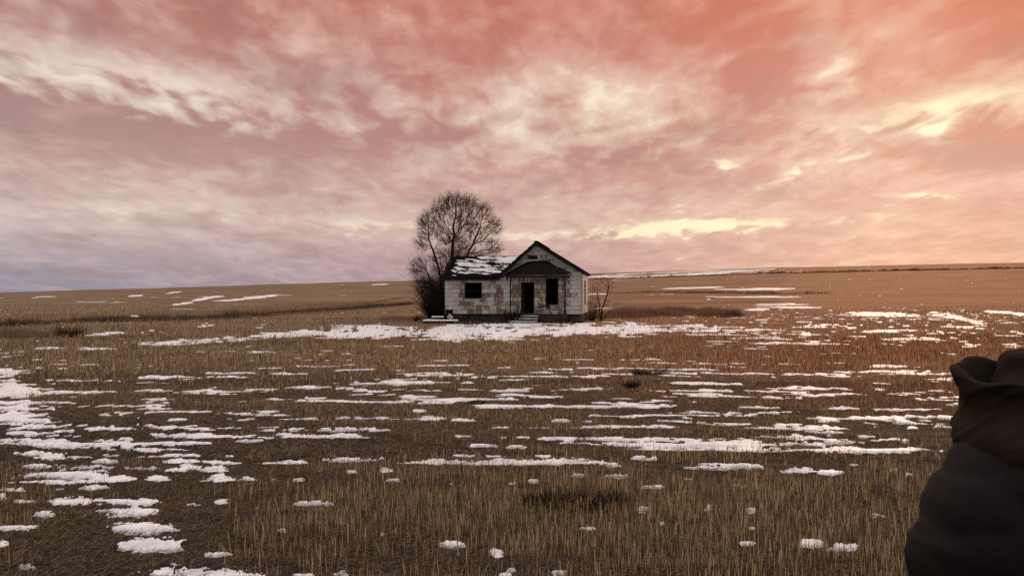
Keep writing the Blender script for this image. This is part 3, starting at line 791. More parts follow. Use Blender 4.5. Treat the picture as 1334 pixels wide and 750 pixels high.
# roofs: deck + individual shingles
def roofplane(a, b, c, d, name, matn, parent, th=.09, rowd=.16, cw=.32, ragged=.10, skip=None):
    """a,b = eave ends, d,c = ridge ends (a->b along eave, a->d up slope)"""
    a, b, c, d = map(Vector, (a, b, c, d)); n = (b-a).cross(d-a).normalized()
    if n.z < 0: n = -n
    mb = MB(); mb.prism([a-n*th, b-n*th, c-n*th, d-n*th], [a, b, c, d])
    L = ((d-a).length+(c-b).length)/2; rows = int(L/rowd)
    for i in range(rows):
        t0 = i/rows; t1 = min(1, (i+1.25)/rows)
        p0 = a.lerp(d, t0); p1 = b.lerp(c, t0); q0 = a.lerp(d, t1); q1 = b.lerp(c, t1)
        W = (p1-p0).length; m = max(2, int(W/cw)); off = (i % 2)*.5
        for j in range(-1, m+1):
            s0 = (j+off)/m; s1 = (j+1+off)/m-.006
            s0 = max(s0, -ragged*random.random()/W*2); s1 = min(s1, 1+ragged*random.random()/W*2)
            if s1-s0 < .01: continue
            if random.random() < .05: continue
            if skip and skip((s0+s1)/2, (t0+t1)/2): continue
            l0 = random.uniform(.012, .026)
            A = p0+(p1-p0)*s0; B = p0+(p1-p0)*s1; D_ = q0+(q1-q0)*s0; C_2 = q0+(q1-q0)*s1
            dn = (a-d).normalized()*random.uniform(0, .03)
            mb.prism([A+dn+n*.001, B+dn+n*.001, C_2+n*.001, D_+n*.001], [A+dn+n*l0, B+dn+n*l0, C_2+n*.004, D_+n*.004])
    return mb.build(name, matn, parent)
FO, BO = -.38, YD+.35
apx, apz = AP
roofplane((ER[0], FO, ER[1]), (ER[0], BO, ER[1]), (apx, BO, apz), (apx, FO, apz), 'roof', M['shingle_red'], house, ragged=.10)
# left slope, reaching down over the wing
xlow = EL[0]; roofplane((xlow, FO, EL[1]), (xlow, BO, EL[1]), (apx, BO, apz), (apx, FO, apz), 'roof', M['shingle_red'], house)
mb = MB(); mb.beam((apx-.1, FO, apz+.005), (apx-.1, BO, apz+.005), .12, .02)
for k in range(24):
    y_ = FO+k*.36; mb.box(apx-.10, apx+.10, y_, y_+.33, apz+.0, apz+.035, j=.012)
mb.build('ridge_cap', M['shingle_roof'], house)
for (e, s_) in ((ER, 1), (EL, -1)):
    mb = MB(); mb.beam((apx, FO-.02, apz-.17), (e[0], FO-.02, e[1]-.17), .03, .15); mb.build('rake_board', M['dark_wood'], house)
# exposed rafter tails under the right eave
for k in range(12):
    mb = MB(); y_ = FO+.1+k*.7; mb.beam((ER[0]-.02, y_, ER[1]-.14), (XR-.2, y_, rz(XR-.2)-.0), .05, .10)
    mb.build('rafter_tail', M['dark_wood'], house)
# wing roof (front and back slope); ridge runs under the main roof
WX0 = hx(577.5); eave_y = -.32; ez = ZE-.02; ry = YW/2
def wing_z(y_): return ez+(ridge_z-ez)*(y_-eave_y)/(ry-eave_y)
xe = EL[0]+.02; xr_ = EL[0]+ (ridge_z-EL[1])/(AP[1]-EL[1])*(AP[0]-EL[0])
roofplane((WX0, eave_y, ez), (xe, eave_y, ez), (xr_-.05, ry, ridge_z), (WX0, ry, ridge_z), 'roof', M['shingle_roof'], house, ragged=.14, skip=lambda s, t: fbm(np.array([s*5.]), np.array([t*4.+3]), 2)[0] > .42)
roofplane((WX0, YW+.3, ez-.0), (xe, YW+.3, ez-.0), (xr_-.05, ry, ridge_z), (WX0, ry, ridge_z), 'roof', M['shingle_roof'], house)
for k in range(10):
    mb = MB(); x = WX0+.05+k*.4; mb.beam((x, eave_y+.02, ez-.14), (x, .2, wing_z(.2)-.14), .05, .09)
    mb.build('rafter_tail', M['dark_wood'], house)
mb = MB(); mb.beam((WX0, eave_y-.015, ez-.10), (xe, eave_y-.015, ez-.13), .02, .13); mb.build('eave_board', M['dark_wood'], house)
# snow on the wing roof
nx_, ny_ = 150, 110
sx = np.linspace(WX0+.02, xr_-.02, nx_); sy = np.linspace(eave_y, ry-.03, ny_)
SXg, SYg = np.meshgrid(sx, sy)
slope = np.array([0, -(ridge_z-ez), (ry-eave_y)]); slope = slope/np.linalg.norm(slope)
tt = (SYg-eave_y)/(ry-eave_y); su = (SXg-WX0)/(xr_-WX0)
f = fbm(SXg*1.3, SYg*4.6+SXg*1.1, 4, .6)*1.9 - .75*(np.cos(2*np.pi*(SYg*1.55+SXg*.30+.25*fbm(SXg*2, SYg*1, 2))) > .60)*ss(0, 1.4, xe+.4-SXg)
lim = ss(.04, .14, su)*(1-ss(.97, 1.0, su-.0)) * ss(.02, .16, tt)*(1-ss(.93, .99, tt))
edge = ss(0, .10, (su*-.62+tt*1.0)+.30)      # valley side stays bare
f = f + .20 - 1.6*(1-lim) - 1.8*(1-edge) + .35*ss(.45, .8, su)*ss(.45, .7, tt) - .25*ss(.8, 1, tt)*(su < .6)
val = (xe+(xr_-xe)*tt)-SXg
f = f - 2*(1-ss(.04, .16, val)) 
hh = np.where(f > 0, .022+.035*np.sqrt(np.clip(f, 0, 1)), -.02)
ZZ = wing_z(SYg)
pv = np.stack([SXg+slope[0]*hh, SYg+slope[1]*hh, ZZ+slope[2]*hh], -1).reshape(-1, 3)
ii = np.arange(nx_*ny_).reshape(ny_, nx_); qq = np.stack([ii[:-1, :-1], ii[:-1, 1:], ii[1:, 1:], ii[1:, :-1]], -1).reshape(-1, 4)
mk = (f > 0); km = (mk[:-1, :-1] | mk[:-1, 1:] | mk[1:, 1:] | mk[1:, :-1]).ravel()
qq = qq[km]; used, inv = np.unique(qq.ravel(), return_inverse=True)
o = mesh_np('roof_snow', pv[used], inv.reshape(-1, 4), M['snow'], house, smooth=True); o['label'] = 'white snow in ragged bands on the left wing roof'

# sagging porch roof over the door
pL, pR = hx(661), hx(743); pz0 = hzz(700, 358.2, -.9); pa = (hx(703), hzz(700, 341, -.9))
PF = -.85
def sagz(x, extra=0): return pz0
mb = MB()   # pediment of dark boards
pts = [(pL+.05, pz0-.03), (pR-.03, pz0+.05), (hx(713), pa[1]-.06), (hx(703), pa[1]-.02), (hx(690), pa[1]-.07)]
mb.prism([(a, PF, b) for a, b in pts], [(a, PF+.05, b) for a, b in pts])
n_ = 12
for k in range(n_):
    xa = pL+.1+(pR-pL-.2)*k/n_; mb.box(xa, xa+(pR-pL-.2)/n_-.02, PF-.014, PF-.001, pz0+.0, pz0+.06+.0*k, j=.008)
mb.build('porch_gable', M['dark_wood'], house)
porch_roof = MB()
def pr_plane(a, b):  # from eave point a=(x,z) to top point b=(x,z)
    A0 = Vector((a[0], PF-.12, a[1])); A1 = Vector((a[0], -.03, a[1]+.02)); B0 = Vector((b[0], PF-.12, b[1])); B1 = Vector((b[0], -.03, b[1]+.02))
    n__ = (A1-A0).cross(B0-A0).normalized()
    if n__.z < 0: n__ = -n__
    porch_roof.prism([A0, A1, B1, B0], [A0+n__*.05, A1+n__*.05, B1+n__*.05, B0+n__*.05])
    m = 7
    for i in range(m):
        for j in range(4):
            if random.random() < .12: continue
            t0 = i/m; t1 = (i+1.2)/m; s0 = j/4; s1 = (j+1)/4
            t1 = min(t1, 1.02); q4 = [A0.lerp(B0, t0).lerp(A1.lerp(B1, t0), s0), A0.lerp(B0, t0).lerp(A1.lerp(B1, t0), s1), A0.lerp(B0, t1).lerp(A1.lerp(B1, t1), s1), A0.lerp(B0, t1).lerp(A1.lerp(B1, t1), s0)]
            l0 = random.uniform(.06, .08); porch_roof.prism([v+n__*.051 for v in q4], [q4[0]+n__*l0, q4[1]+n__*l0, q4[2]+n__*.055, q4[3]+n__*.055])
pr_plane((pL-.05, pz0-.02), (hx(690), pa[1]-.05)); pr_plane((hx(690), pa[1]-.04), (hx(704), pa[1]+.01))
pr_plane((pR+.03, pz0+.06), (hx(713), pa[1]-.04)); pr_plane((hx(713), pa[1]-.03), (hx(704), pa[1]+.01))
porch_roof.build('porch_roof', M['shingle_roof'], house)
mb = MB()  # broken boards sticking up from the torn right half
for (u0, v0, u1, v1, y_) in ((706, 340.5, 723, 337.2, -.7), (708, 343, 719, 338.5, -.8), (712, 339.5, 720, 343.5, -.9), (706, 338.5, 714, 341.5, -.5), (714, 341, 721, 341.6, -.85)):
    mb.beam((hx(u0), y_, hzz(u0, v0, y_)), (hx(u1), y_+.05, hzz(u1, v1, y_)), .10, .045)
mb.build('broken_boards', M['dark_wood'], house)
mb = MB(); mb.box(pL+.02, pR-.05, PF+.0, PF+.08, pz0-.15, pz0-.035, j=.008); mb.box(pL+.02, pL+.1, PF+.09, -.06, pz0-.14, pz0-.03); mb.box(pR-.13, pR-.05, PF+.09, -.06, pz0-.14, pz0-.03)
mb.beam((pL+.03, PF-.03, pz0-.05), (pL+.16, PF-.03, pz0-.36), .05, .09)
mb.build('porch_beam', M['dark_wood'], house)
for (u_, w_) in ((667, .07), (738.5, .09)):
    mb = MB(); xx = hx(u_)*(HD+PF)/HD; mb.beam((xx, PF+.04, .50), (xx+random.uniform(-.03, .03), PF+.04, pz0-.15), w_, w_); mb.build('porch_post', M['dark_wood'], house)
# porch floor
mb = MB()
for k in range(6): mb.box(hx(665.5), hx(741.5), PF-.05+k*.135, PF-.05+k*.135+.125, .44, .48, j=.004)
mb.box(hx(666), hx(741), PF-.03, PF+.03, .2, .438); 
for k in range(6): x = hx(667)+k*.66; mb.box(x, x+.14, PF, PF+.12, -.15, .199, j=.01)
for k in range(20):
    x = random.uniform(hx(706), hx(738)); mb.box(x, x+random.uniform(.08, .2), PF-.05, PF-.032, random.uniform(-.05, .02), random.uniform(.2, .43), j=.01)
mb.build('porch_floor', M['rot_wood'], house)
steps = MB(); sx0, sx1 = hx(669), hx(704.5)
dd = [(-.93, -1.22, .40), (-1.22, -1.52, .245), (-1.52, -1.85, .085)]
for k, (y1_, y0_, zt) in enumerate(dd):
    s_ = k*.06; steps.box(sx0-s_, sx1-.02, y0_+.005, y1_-.005, -.12, zt, j=.004)
so = steps.build('front_steps', M['stone'], house, .01)
mb = MB()
for k, (y1_, y0_, zt) in enumerate(dd):
    s_ = k*.06
    bm = 9; xs_ = np.linspace(sx0-s_+.03, sx1-.05, bm)
    for i in range(bm-1):
        mb.box(xs_[i]-.006, xs_[i+1]+.006, y0_+.02+random.uniform(-.01, .02), y1_-.02, zt+.001+i*.0002, zt+.045+random.uniform(-.008, .012))
sno = mb.build('snow', M['snow'], so, .012)

# separate things near the house
def slab(name, label, x0, x1, y0, y1, z0, z1, rzz, matn, snow=True, cat='slab'):
    cx, cy = (x0+x1)/2, (y0+y1)/2
    root = empty(name, (cx, cy, hz(cx, cy)-.02), rzz); tag(root, label, cat)
    mb = MB(); a, b = (x1-x0)/2, (y1-y0)/2
    mb.box(-a, a, -b, b, z0, z1, j=.01); 
    for k in range(3): mb.box(-a*.9+k*a*.75, -a*.9+k*a*.75+.18, -b*.8, b*.8, -.06, z0-.003, j=.01)
    mb.build('slab', matn, root, .01)
    if snow:
        g_ = 40; xs = np.linspace(-a*.97, a*.97, g_); ys = np.linspace(-b*.95, b*.95, 16); A_, B_ = np.meshgrid(xs, ys)
        e = np.minimum(1-np.abs(A_/(a*.97)), (1-np.abs(B_/(b*.95)))*b/a*2.5); hgt = .055*np.sqrt(np.clip(e*8, 0, 1))*(1+.3*fbm(A_*4, B_*4, 2))
        v_ = np.stack([A_, B_, z1+.002+hgt-.012*(e <= 0)], -1).reshape(-1, 3); i2 = np.arange(g_*16).reshape(16, g_)
        q_ = np.stack([i2[:-1, :-1], i2[:-1, 1:], i2[1:, 1:], i2[1:, :-1]], -1).reshape(-1, 4)
        mesh_np('snow_cover', v_, q_, M['snow'], root, smooth=True)
    return root
d1 = 47.6; slab('wooden_platform', 'low dark platform covered with snow, nearest in front of the left house corner', (550-U0)/F*d1, (598-U0)/F*d1, d1-.35, d1+.35, .06, .20, R(4), M['rot_wood'])
d2 = 49.6; slab('wooden_platform', 'short snow covered platform behind the longer one, beside the left house corner', (562-U0)/F*d2, (580-U0)/F*d2-.05, d2-.3, d2+.3, .22, .36, R(4), M['rot_wood'])
mb = MB(); mb.box(-.16, .16, -.03, .03, -.14, .14); o = mb.build('fallen_panel', SID[0]); 
px_ = (586.5-U0)/F*49.9; o.location = (px_, 49.85, .34); o.rotation_euler = (R(-22), R(38), 0)
tag(o, 'loose square of white siding leaning at the lower left corner of the house', 'panel')
# debris boards along the foundation
for k, (u_, dd_, L_, a_) in enumerate(((612, 48.95, .9, 8), (640, 48.7, .7, -14))):
    mb = MB(); mb.box(-L_/2, L_/2, -.06, .06, 0, .03, j=.006); o = mb.build('loose_board', M['rot_wood'])
    x_ = (u_-U0)/F*dd_; o.location = (x_, dd_, hz(x_, dd_)+.08); o.rotation_euler = (R(10), R(-5+k*9), R(a_))
    tag(o, ['weathered loose board lying below the left window', 'weathered loose board lying left of the dead bush by the steps'][k], 'board')

# ------------------------------------------------------------------ person
def loft(rings, sides=28, cap=True):
    """rings: (center, rx, ry, yaw) horizontal-ish, or with axes"""
    V = []; 
    for r_ in rings:
        c, ax, ay = r_
        for k in range(sides):
            t = 2*math.pi*k/sides; V.append(Vector(c)+Vector(ax)*math.cos(t)+Vector(ay)*math.sin(t))
    Fc = []
    for i in range(len(rings)-1):
        for k in range(sides):
            m = (k+1) % sides; Fc.append((i*sides+k, i*sides+m, (i+1)*sides+m, (i+1)*sides+k))
    if cap: Fc.append(tuple(reversed(range(sides)))); Fc.append(tuple((len(rings)-1)*sides+k for k in range(sides)))
    return V, Fc
def hring(x, y, z, rx, ry): return ((x, y, z), (rx, 0, 0), (0, ry, 0))
def limb(pts, sides=20):
    out = []
    n = len(pts)
    for i, (p_, r_) in enumerate(pts):
        a = Vector(pts[max(i-1, 0)][0]); b = Vector(pts[min(i+1, n-1)][0]); d = (b-a).normalized()
        up = Vector((0, 1, 0)) if abs(d.y) < .8 else Vector((1, 0, 0))
        x = d.cross(up).normalized(); y = x.cross(d).normalized(); out.append((p_, x*r_, y*r_))
    return loft(out, sides)
def fuse(name, pieces, matn, parent, voxel=.012, smooth=4, post=None):
    me = bpy.data.meshes.new(name+'_src'); V = []; Fc = []
    for v, f_ in pieces:
        o_ = len(V); V += [tuple(q_) for q_ in v]; Fc += [tuple(i+o_ for i in ff) for ff in f_]
    me.from_pydata(V, [], Fc); t = bpy.data.objects.new('tmp', me); C.objects.link(t)
    bm2 = bmesh.new(); bm2.from_mesh(me); bmesh.ops.recalc_face_normals(bm2, faces=bm2.faces); bm2.to_mesh(me); bm2.free()
    r_ = t.modifiers.new('r', 'REMESH'); r_.mode = 'VOXEL'; r_.voxel_size = voxel
    s_ = t.modifiers.new('s', 'SMOOTH'); s_.iterations = smooth; s_.factor = .5
    dg = bpy.context.evaluated_depsgraph_get(); dg.update(); m2 = bpy.data.meshes.new_from_object(t.evaluated_get(dg))
    bpy.data.objects.remove(t); bpy.data.meshes.remove(me)
    m2.name = name
    if post:
        n = len(m2.vertices); co = np.zeros(n*3, np.float32); m2.vertices.foreach_get('co', co); no = np.zeros(n*3, np.float32); m2.vertices.foreach_get('normal', no)
        co = post(co.reshape(-1, 3), no.reshape(-1, 3)); m2.vertices.foreach_set('co', co.astype(np.float32).ravel()); m2.update()
    for p_ in m2.polygons: p_.use_smooth = True
    m2.materials.clear(); m2.materials.append(matn)
    o_ = bpy.data.objects.new(name, m2); C.objects.link(o_); o_.parent = parent; return o_
def cloth(name, c1, c2, scale, rough, weave=900, bdist=.004):
    m, n, b = mat(name, rough); oc = n.add('ShaderNodeTexCoord').outputs['Object']
    col = n.mix(n.ramp(n.noise(oc, scale, 5), [(.3, 0.0), (.7, 1.0)]), c1, c2); n.link(col, b.inputs['Base Color'])
    h = n.math('ADD', n.noise(oc, 12, 5, .6), n.math('MULTIPLY', n.noise(oc, weave*.3, 2), .12))
    bp = n.add('ShaderNodeBump'); bp.inputs['Strength'].default_value = .6; bp.inputs['Distance'].default_value = bdist
    n.link(h, bp.inputs['Height']); n.link(bp.outputs[0], b.inputs['Normal']); return m
M['fleece'] = cloth('brown_fleece', (.024, .017, .011), (.040, .029, .019), 9, 1.0)
M['nylon'] = cloth('black_quilted_nylon', (.011, .0085, .008), (.018, .013, .0125), 5, .7, bdist=.010)
M['denim'] = cloth('dark_denim', (.012, .014, .02), (.022, .025, .034), 8, .9)
M['skin'] = cloth('skin', (.34, .20, .14), (.40, .25, .18), 12, .55)
M['boot'] = cloth('boot_leather', (.02, .014, .01), (.035, .025, .018), 8, .6)
matte('fleece'); M['nylon'].node_tree.nodes['Principled BSDF'].inputs['Specular IOR Level'].default_value = .10
PX, PY = .985, 1.43
per = empty('person', (PX, PY, hz(PX, PY)+.0)); tag(per, 'person seen from behind in a black jacket with a brown hood, at the right edge', 'person')
# body (local coordinates, facing +y)
hd = Vector((.01, .075, 1.485))
body = []
body.append(loft([hring(0, 0, .92, .15, .10), hring(0, 0, 1.05, .14, .10), hring(0, 0, 1.25, .15, .10), hring(0, 0, 1.34, .13, .085), hring(0, .01, 1.40, .06, .055)]))
body.append(limb([((0, 0, 1.36), .058), ((0, .035, 1.43), .055), ((0, .06, 1.47), .055)]))
tilt = Matrix.Rotation(R(-28), 3, 'X')
def headring(z, rx, ry, y): 
    c = hd+tilt @ Vector((0, y, z)); return (c, tilt @ Vector((rx, 0, 0)), tilt @ Vector((0, ry, 0)))
body.append(loft([headring(-.115, .030, .035, .035), headring(-.10, .050, .062, .02), headring(-.06, .064, .080, .008), headring(-.01, .072, .092, 0), headring(.04, .076, .096, -.003), headring(.08, .062, .080, -.005), headring(.105, .03, .04, -.005)]))
for s_ in (-1, 1):
    c = hd+tilt @ Vector((s_*.076, -.005, -.01)); body.append(loft([(c+Vector((0, 0, -.028)), Vector((.008, 0, 0)), Vector((0, .012, 0))), (c, Vector((.013, 0, 0)), Vector((0, .018, 0))), (c+Vector((0, 0, .028)), Vector((.008, 0, 0)), Vector((0, .013, 0)))], 10))
nz = hd+tilt @ Vector((0, .095, -.015)); body.append(loft([(nz+tilt @ Vector((0, -.012, .03)), Vector((.007, 0, 0)), Vector((0, .008, 0))), (nz+tilt @ Vector((0, 0.004, -.008)), Vector((.014, 0, 0)), Vector((0, .016, 0))), (nz+tilt @ Vector((0, -.008, -.018)), Vector((.010, 0, 0)), Vector((0, .010, 0)))], 10))
lp = hd+tilt @ Vector((0, .082, -.058)); body.append(loft([(lp+Vector((-.022, -.006, 0)), Vector((0, .004, 0)), Vector((0, 0, .005))), (lp, Vector((0, .010, 0)), Vector((0, 0, .010))), (lp+Vector((.022, -.006, 0)), Vector((0, .004, 0)), Vector((0, 0, .005)))], 10))
for s_ in (-1, 1):
    body.append(limb([((s_*.09, 0, .95), .085), ((s_*.10, .01, .72), .075), ((s_*.105, .02, .50), .055), ((s_*.11, 0, .30), .052), ((s_*.11, -.01, .09), .036)]))
    body.append(limb([((s_*.11, -.05, .05), .036), ((s_*.12, .08, .035), .036), ((s_*.125, .17, .03), .026)]))
    body.append(limb([((s_*.14, 0, 1.325), .042), ((s_*.225, -.01, 1.20), .045), ((s_*.245, .0, 1.06), .040), ((s_*.20, .12, .99), .034), ((s_*.15, .21, .97), .026)]))
    h0 = Vector((s_*.15, .21, .97)); body.append(limb([(h0, .026), (h0+Vector((-s_*.04, .03, -.01)), .036), (h0+Vector((-s_*.08, .045, -.02)), .030)], 14))
    for q_ in range(4):
        b0 = h0+Vector((-s_*.075, .045+.0, .012-q_*.018)); ln = [.075, .085, .08, .062][q_]
        body.append(limb([(b0, .0095), (b0+Vector((-s_*ln*.45, -.006, -.004)), .0088), (b0+Vector((-s_*ln*.8, -.022, -.006)), .008), (b0+Vector((-s_*ln*.92, -.04, -.008)), .0065)], 10))
    b0 = h0+Vector((-s_*.03, .03, .03)); body.append(limb([(b0, .012), (b0+Vector((-s_*.03, .01, .03)), .010), (b0+Vector((-s_*.055, .01, .035)), .008)], 10))
fuse('body', body, M['skin'], per, .008, 3)
# trousers and boots
tz = []
tz.append(loft([hring(0, 0, .84, .165, .12), hring(0, 0, .95, .165, .12), hring(0, 0, 1.02, .155, .115)]))
for s_ in (-1, 1): tz.append(limb([((s_*.085, 0, .92), .10), ((s_*.10, .01, .72), .092), ((s_*.105, .02, .50), .076), ((s_*.11, 0, .30), .070), ((s_*.11, -.01, .10), .066)]))
fuse('trousers', tz, M['denim'], per, .014, 4, lambda c_, n_: c_+n_*(.006*fbm(c_[:, 0]*9+c_[:, 1]*5, c_[:, 2]*14, 2))[:, None])
for s_ in (-1, 1): fuse('boot', [limb([((s_*.11, -.015, .20), .058), ((s_*.11, -.015, .08), .056), ((s_*.11, -.01, .05), .05)]), loft([hring(s_*.12, .045, .0, .050, .145), hring(s_*.12, .045, .03, .050, .145), hring(s_*.12, .035, .07, .042, .115)])], M['boot'], per, .01, 2)
# jacket
jk = []
jk.append(loft([hring(0, 0, .80, .215, .155), hring(0, 0, .90, .215, .16), hring(0, 0, 1.05, .20, .155), hring(0, -.01, 1.20, .255, .16), hring(0, -.02, 1.28, .268, .158), hring(0, -.02, 1.325, .262, .150), hring(0, -.014, 1.365, .242, .145), hring(0, -.008, 1.40, .214, .142), hring(0, 0, 1.43, .182, .138), hring(0, 0, 1.452, .165, .13)]))
for s_ in (-1, 1):
    jk.append(limb([((s_*.145, -.01, 1.345), .060), ((s_*.182, -.02, 1.315), .072), ((s_*.208, -.025, 1.265), .082), ((s_*.208, -.02, 1.17), .080), ((s_*.215, .0, 1.06), .070), ((s_*.215, .08, 1.0), .062), ((s_*.165, .19, .97), .050)]))
def quilt(c_, n_):
    zz = c_[:, 2]+.25*np.abs(c_[:, 0])*(np.abs(c_[:, 0]) > .16)
    ph = (zz/.085) % 1.0; puff = np.sqrt(np.clip(np.sin(np.pi*ph), 0, 1))
    seam = np.minimum(np.abs(np.abs(c_[:, 0])-.155)/.010, 1)
    wr = fbm(c_[:, 0]*11+3, c_[:, 2]*17+c_[:, 0]*9, 3)
    return c_+n_*(.0065*puff-.005+.005*wr+.004*fbm(c_[:, 0]*30+c_[:, 2]*22, c_[:, 2]*12-c_[:, 0]*10, 2)-.005*(1-seam))[:, None]
fuse('jacket', jk, M['nylon'], per, .009, 5, quilt)
# bunched brown hood: outer wall, rolled rim, inner cavity
prof = [(1.395, .168, 0), (1.42, .184, 0), (1.445, .190, 0), (1.465, .187, 0), (1.485, .176, 0), (1.505, .172, 0), (1.53, .178, .1), (1.552, .186, .6), (1.566, .190, 1), (1.573, .189, 1), (1.576, .183, 1), (1.571, .177, 1), (1.55, .168, .8), (1.51, .150, .3), (1.46, .13, 0), (1.42, .10, 0)]
na, nj = 200, 90
pa_ = np.array(prof); tj = np.linspace(0, len(prof)-1, nj); pz_ = np.interp(tj, range(len(prof)), pa_[:, 0]); pr_ = np.interp(tj, range(len(prof)), pa_[:, 1]); pm_ = np.interp(tj, range(len(prof)), pa_[:, 2])
ker = np.array([1, 2, 3, 2, 1])/9.
for q_ in (pz_, pr_, pm_): q_[2:-2] = np.convolve(q_, ker, 'valid')
Aa, Jj = np.meshgrid(np.linspace(0, 2*math.pi, na, endpoint=False), np.arange(nj)); ca, sa = np.cos(Aa), np.sin(Aa)
pz = pz_[Jj]; pr = pr_[Jj]; pm = pm_[Jj]
rim = .015*sa - .004*ca + .005*np.sin(3*Aa+.6) + .004*np.sin(7*Aa)
tipm = .15*np.exp(-((np.abs(Aa-math.pi*1.02))/.35)**2)*pm           # drooping left corner of the rim
per_ = lambda f_, g_, o_: fbm(ca*f_+3+o_, sa*f_+pz*g_+7, 3, .55)
fold = .008*per_(2.2, 20, 0) + .0035*np.sin(Aa*6+pz*46+2*per_(1.5, 5, 4)) + .004*per_(7, 60, 9)
out_ = np.clip((nj*.62-Jj)/8, .35, 1)
rad = pr - .004 + fold*out_ + .006*tipm
Hx = rad*ca; Hy = rad*.86*sa; Hz = pz-.012*pm-.004+rim*(.25+.75*pm)+.006*tipm+.004*per_(3, 8, 2)
ih = np.arange(na*nj).reshape(nj, na)
qh = np.stack([ih[:-1], np.roll(ih, -1, 1)[:-1], np.roll(ih, -1, 1)[1:], ih[1:]], -1).reshape(-1, 4)
ho = mesh_np('hood', np.stack([Hx, Hy, Hz], -1).reshape(-1, 3), qh, M['fleece'], per, smooth=True)
# knitted cap on the bowed head
cp = []
def capring(z, rx, ry, y): return headring(z, rx, ry, y)
cp.append(loft([capring(-.035, .088, .106, -.004), capring(0, .089, .108, -.004), capring(.04, .087, .105, -.004), capring(.08, .076, .090, -.008), capring(.108, .052, .062, -.01), capring(.124, .022, .026, -.012)]))
fuse('knit_cap', cp, M['fleece'], per, .008, 3, lambda c_, n_: c_+n_*(.012*fbm(c_[:, 0]*16+c_[:, 2]*9, c_[:, 2]*13+c_[:, 1]*12, 3)+.005*np.sin(c_[:, 0]*60+c_[:, 2]*70))[:, None])

# ------------------------------------------------------------------ sky, sun, camera
def lin(hx_): 
    v = [int(hx_[i:i+2], 16)/255 for i in (0, 2, 4)]; return tuple((c/12.92 if c <= .04045 else ((c+.055)/1.055)**2.4) for c in v)
W = bpy.data.worlds.new('World'); bpy.context.scene.world = W; W.use_nodes = True
w_ = N(W); w_.n.clear(); out = w_.add('ShaderNodeOutputWorld')
tc = w_.add('ShaderNodeTexCoord').outputs['Generated']
sx_ = w_.add('ShaderNodeSeparateXYZ'); w_.link(tc, sx_.inputs[0]); x_, y_, z_ = sx_.outputs
azn = w_.math('MULTIPLY', w_.math('ARCTAN2', x_, y_), 180/math.pi)           # degrees right of the house
el = w_.math('MULTIPLY', w_.math('ARCSINE', z_), 180/math.pi)
def rmp(sock, a, b, smooth=True):
    n = w_.add('ShaderNodeMapRange'); n.interpolation_type = 'SMOOTHSTEP' if smooth else 'LINEAR'; n.clamp = True
    w_.link(sock, n.inputs['Value']); n.inputs['From Min'].default_value = a; n.inputs['From Max'].default_value = b; return n.outputs[0]
t_az = rmp(azn, -34, 34, False)
te = rmp(el, 0, 40, False)
def col_ramp(pts): return w_.ramp(te, [(e/40, lin(c)) for e, c in pts])
lD = col_ramp([(0, '868698'), (1.5, '98929f'), (4.5, 'c3aca9'), (8, 'ba9590'), (11, 'a98783'), (14, 'b07f78'), (20, 'a97566'), (28, 'a08078')])
lL = col_ramp([(0, '9c97a8'), (2.5, 'b9a9b0'), (5, 'd8c8bc'), (8, 'd3bdb2'), (14, 'e4d6ca'), (20, 'd8aa9c'), (28, 'cdb8ae')])
rD = col_ramp([(0, 'b67f7e'), (3, 'b97d78'), (6, 'bf827a'), (10, 'c07464'), (14, 'c56d57'), (18, 'cc6546'), (21, 'd0613f'), (30, '9a7468')])
rL = col_ramp([(0, 'c5948f'), (3, 'd3a39b'), (5, 'd8a898'), (8, 'dcb09e'), (12, 'e6c3a4'), (16, 'e0a58c'), (20, 'dd8b6a'), (30, 'cfae9c')])
den = w_.math('ADD', w_.math('MAXIMUM', z_, 0.0), .17)
cx_ = w_.math('DIVIDE', x_, den); cy_ = w_.math('DIVIDE', y_, den)
cm = w_.add('ShaderNodeCombineXYZ'); w_.link(cx_, cm.inputs[0]); w_.link(cy_, cm.inputs[1])
mp1 = w_.mapping(cm.outputs[0], (1.15, .85, 1), (0, 0, R(-20)))
big = w_.noise(mp1, 1.7, 8, .52, .3)
mp2 = w_.mapping(cm.outputs[0], (1.9, 1.15, 1), (0, 0, R(-28)))
fine = w_.noise(mp2, 4.6, 6, .50, .45)
mp3 = w_.mapping(cm.outputs[0], (2.2, 1.1, 1), (0, 0, R(-12)))
puff = w_.noise(mp3, 11.0, 5, .55, .3)
nn = w_.math('ADD', w_.math('MULTIPLY', big, .44), w_.math('MULTIPLY', fine, .42))
nn = w_.math('ADD', nn, w_.math('MULTIPLY', puff, .15))
nn = w_.math('ADD', w_.math('MULTIPLY', w_.math('SUBTRACT', nn, .505), 1.3), .495)
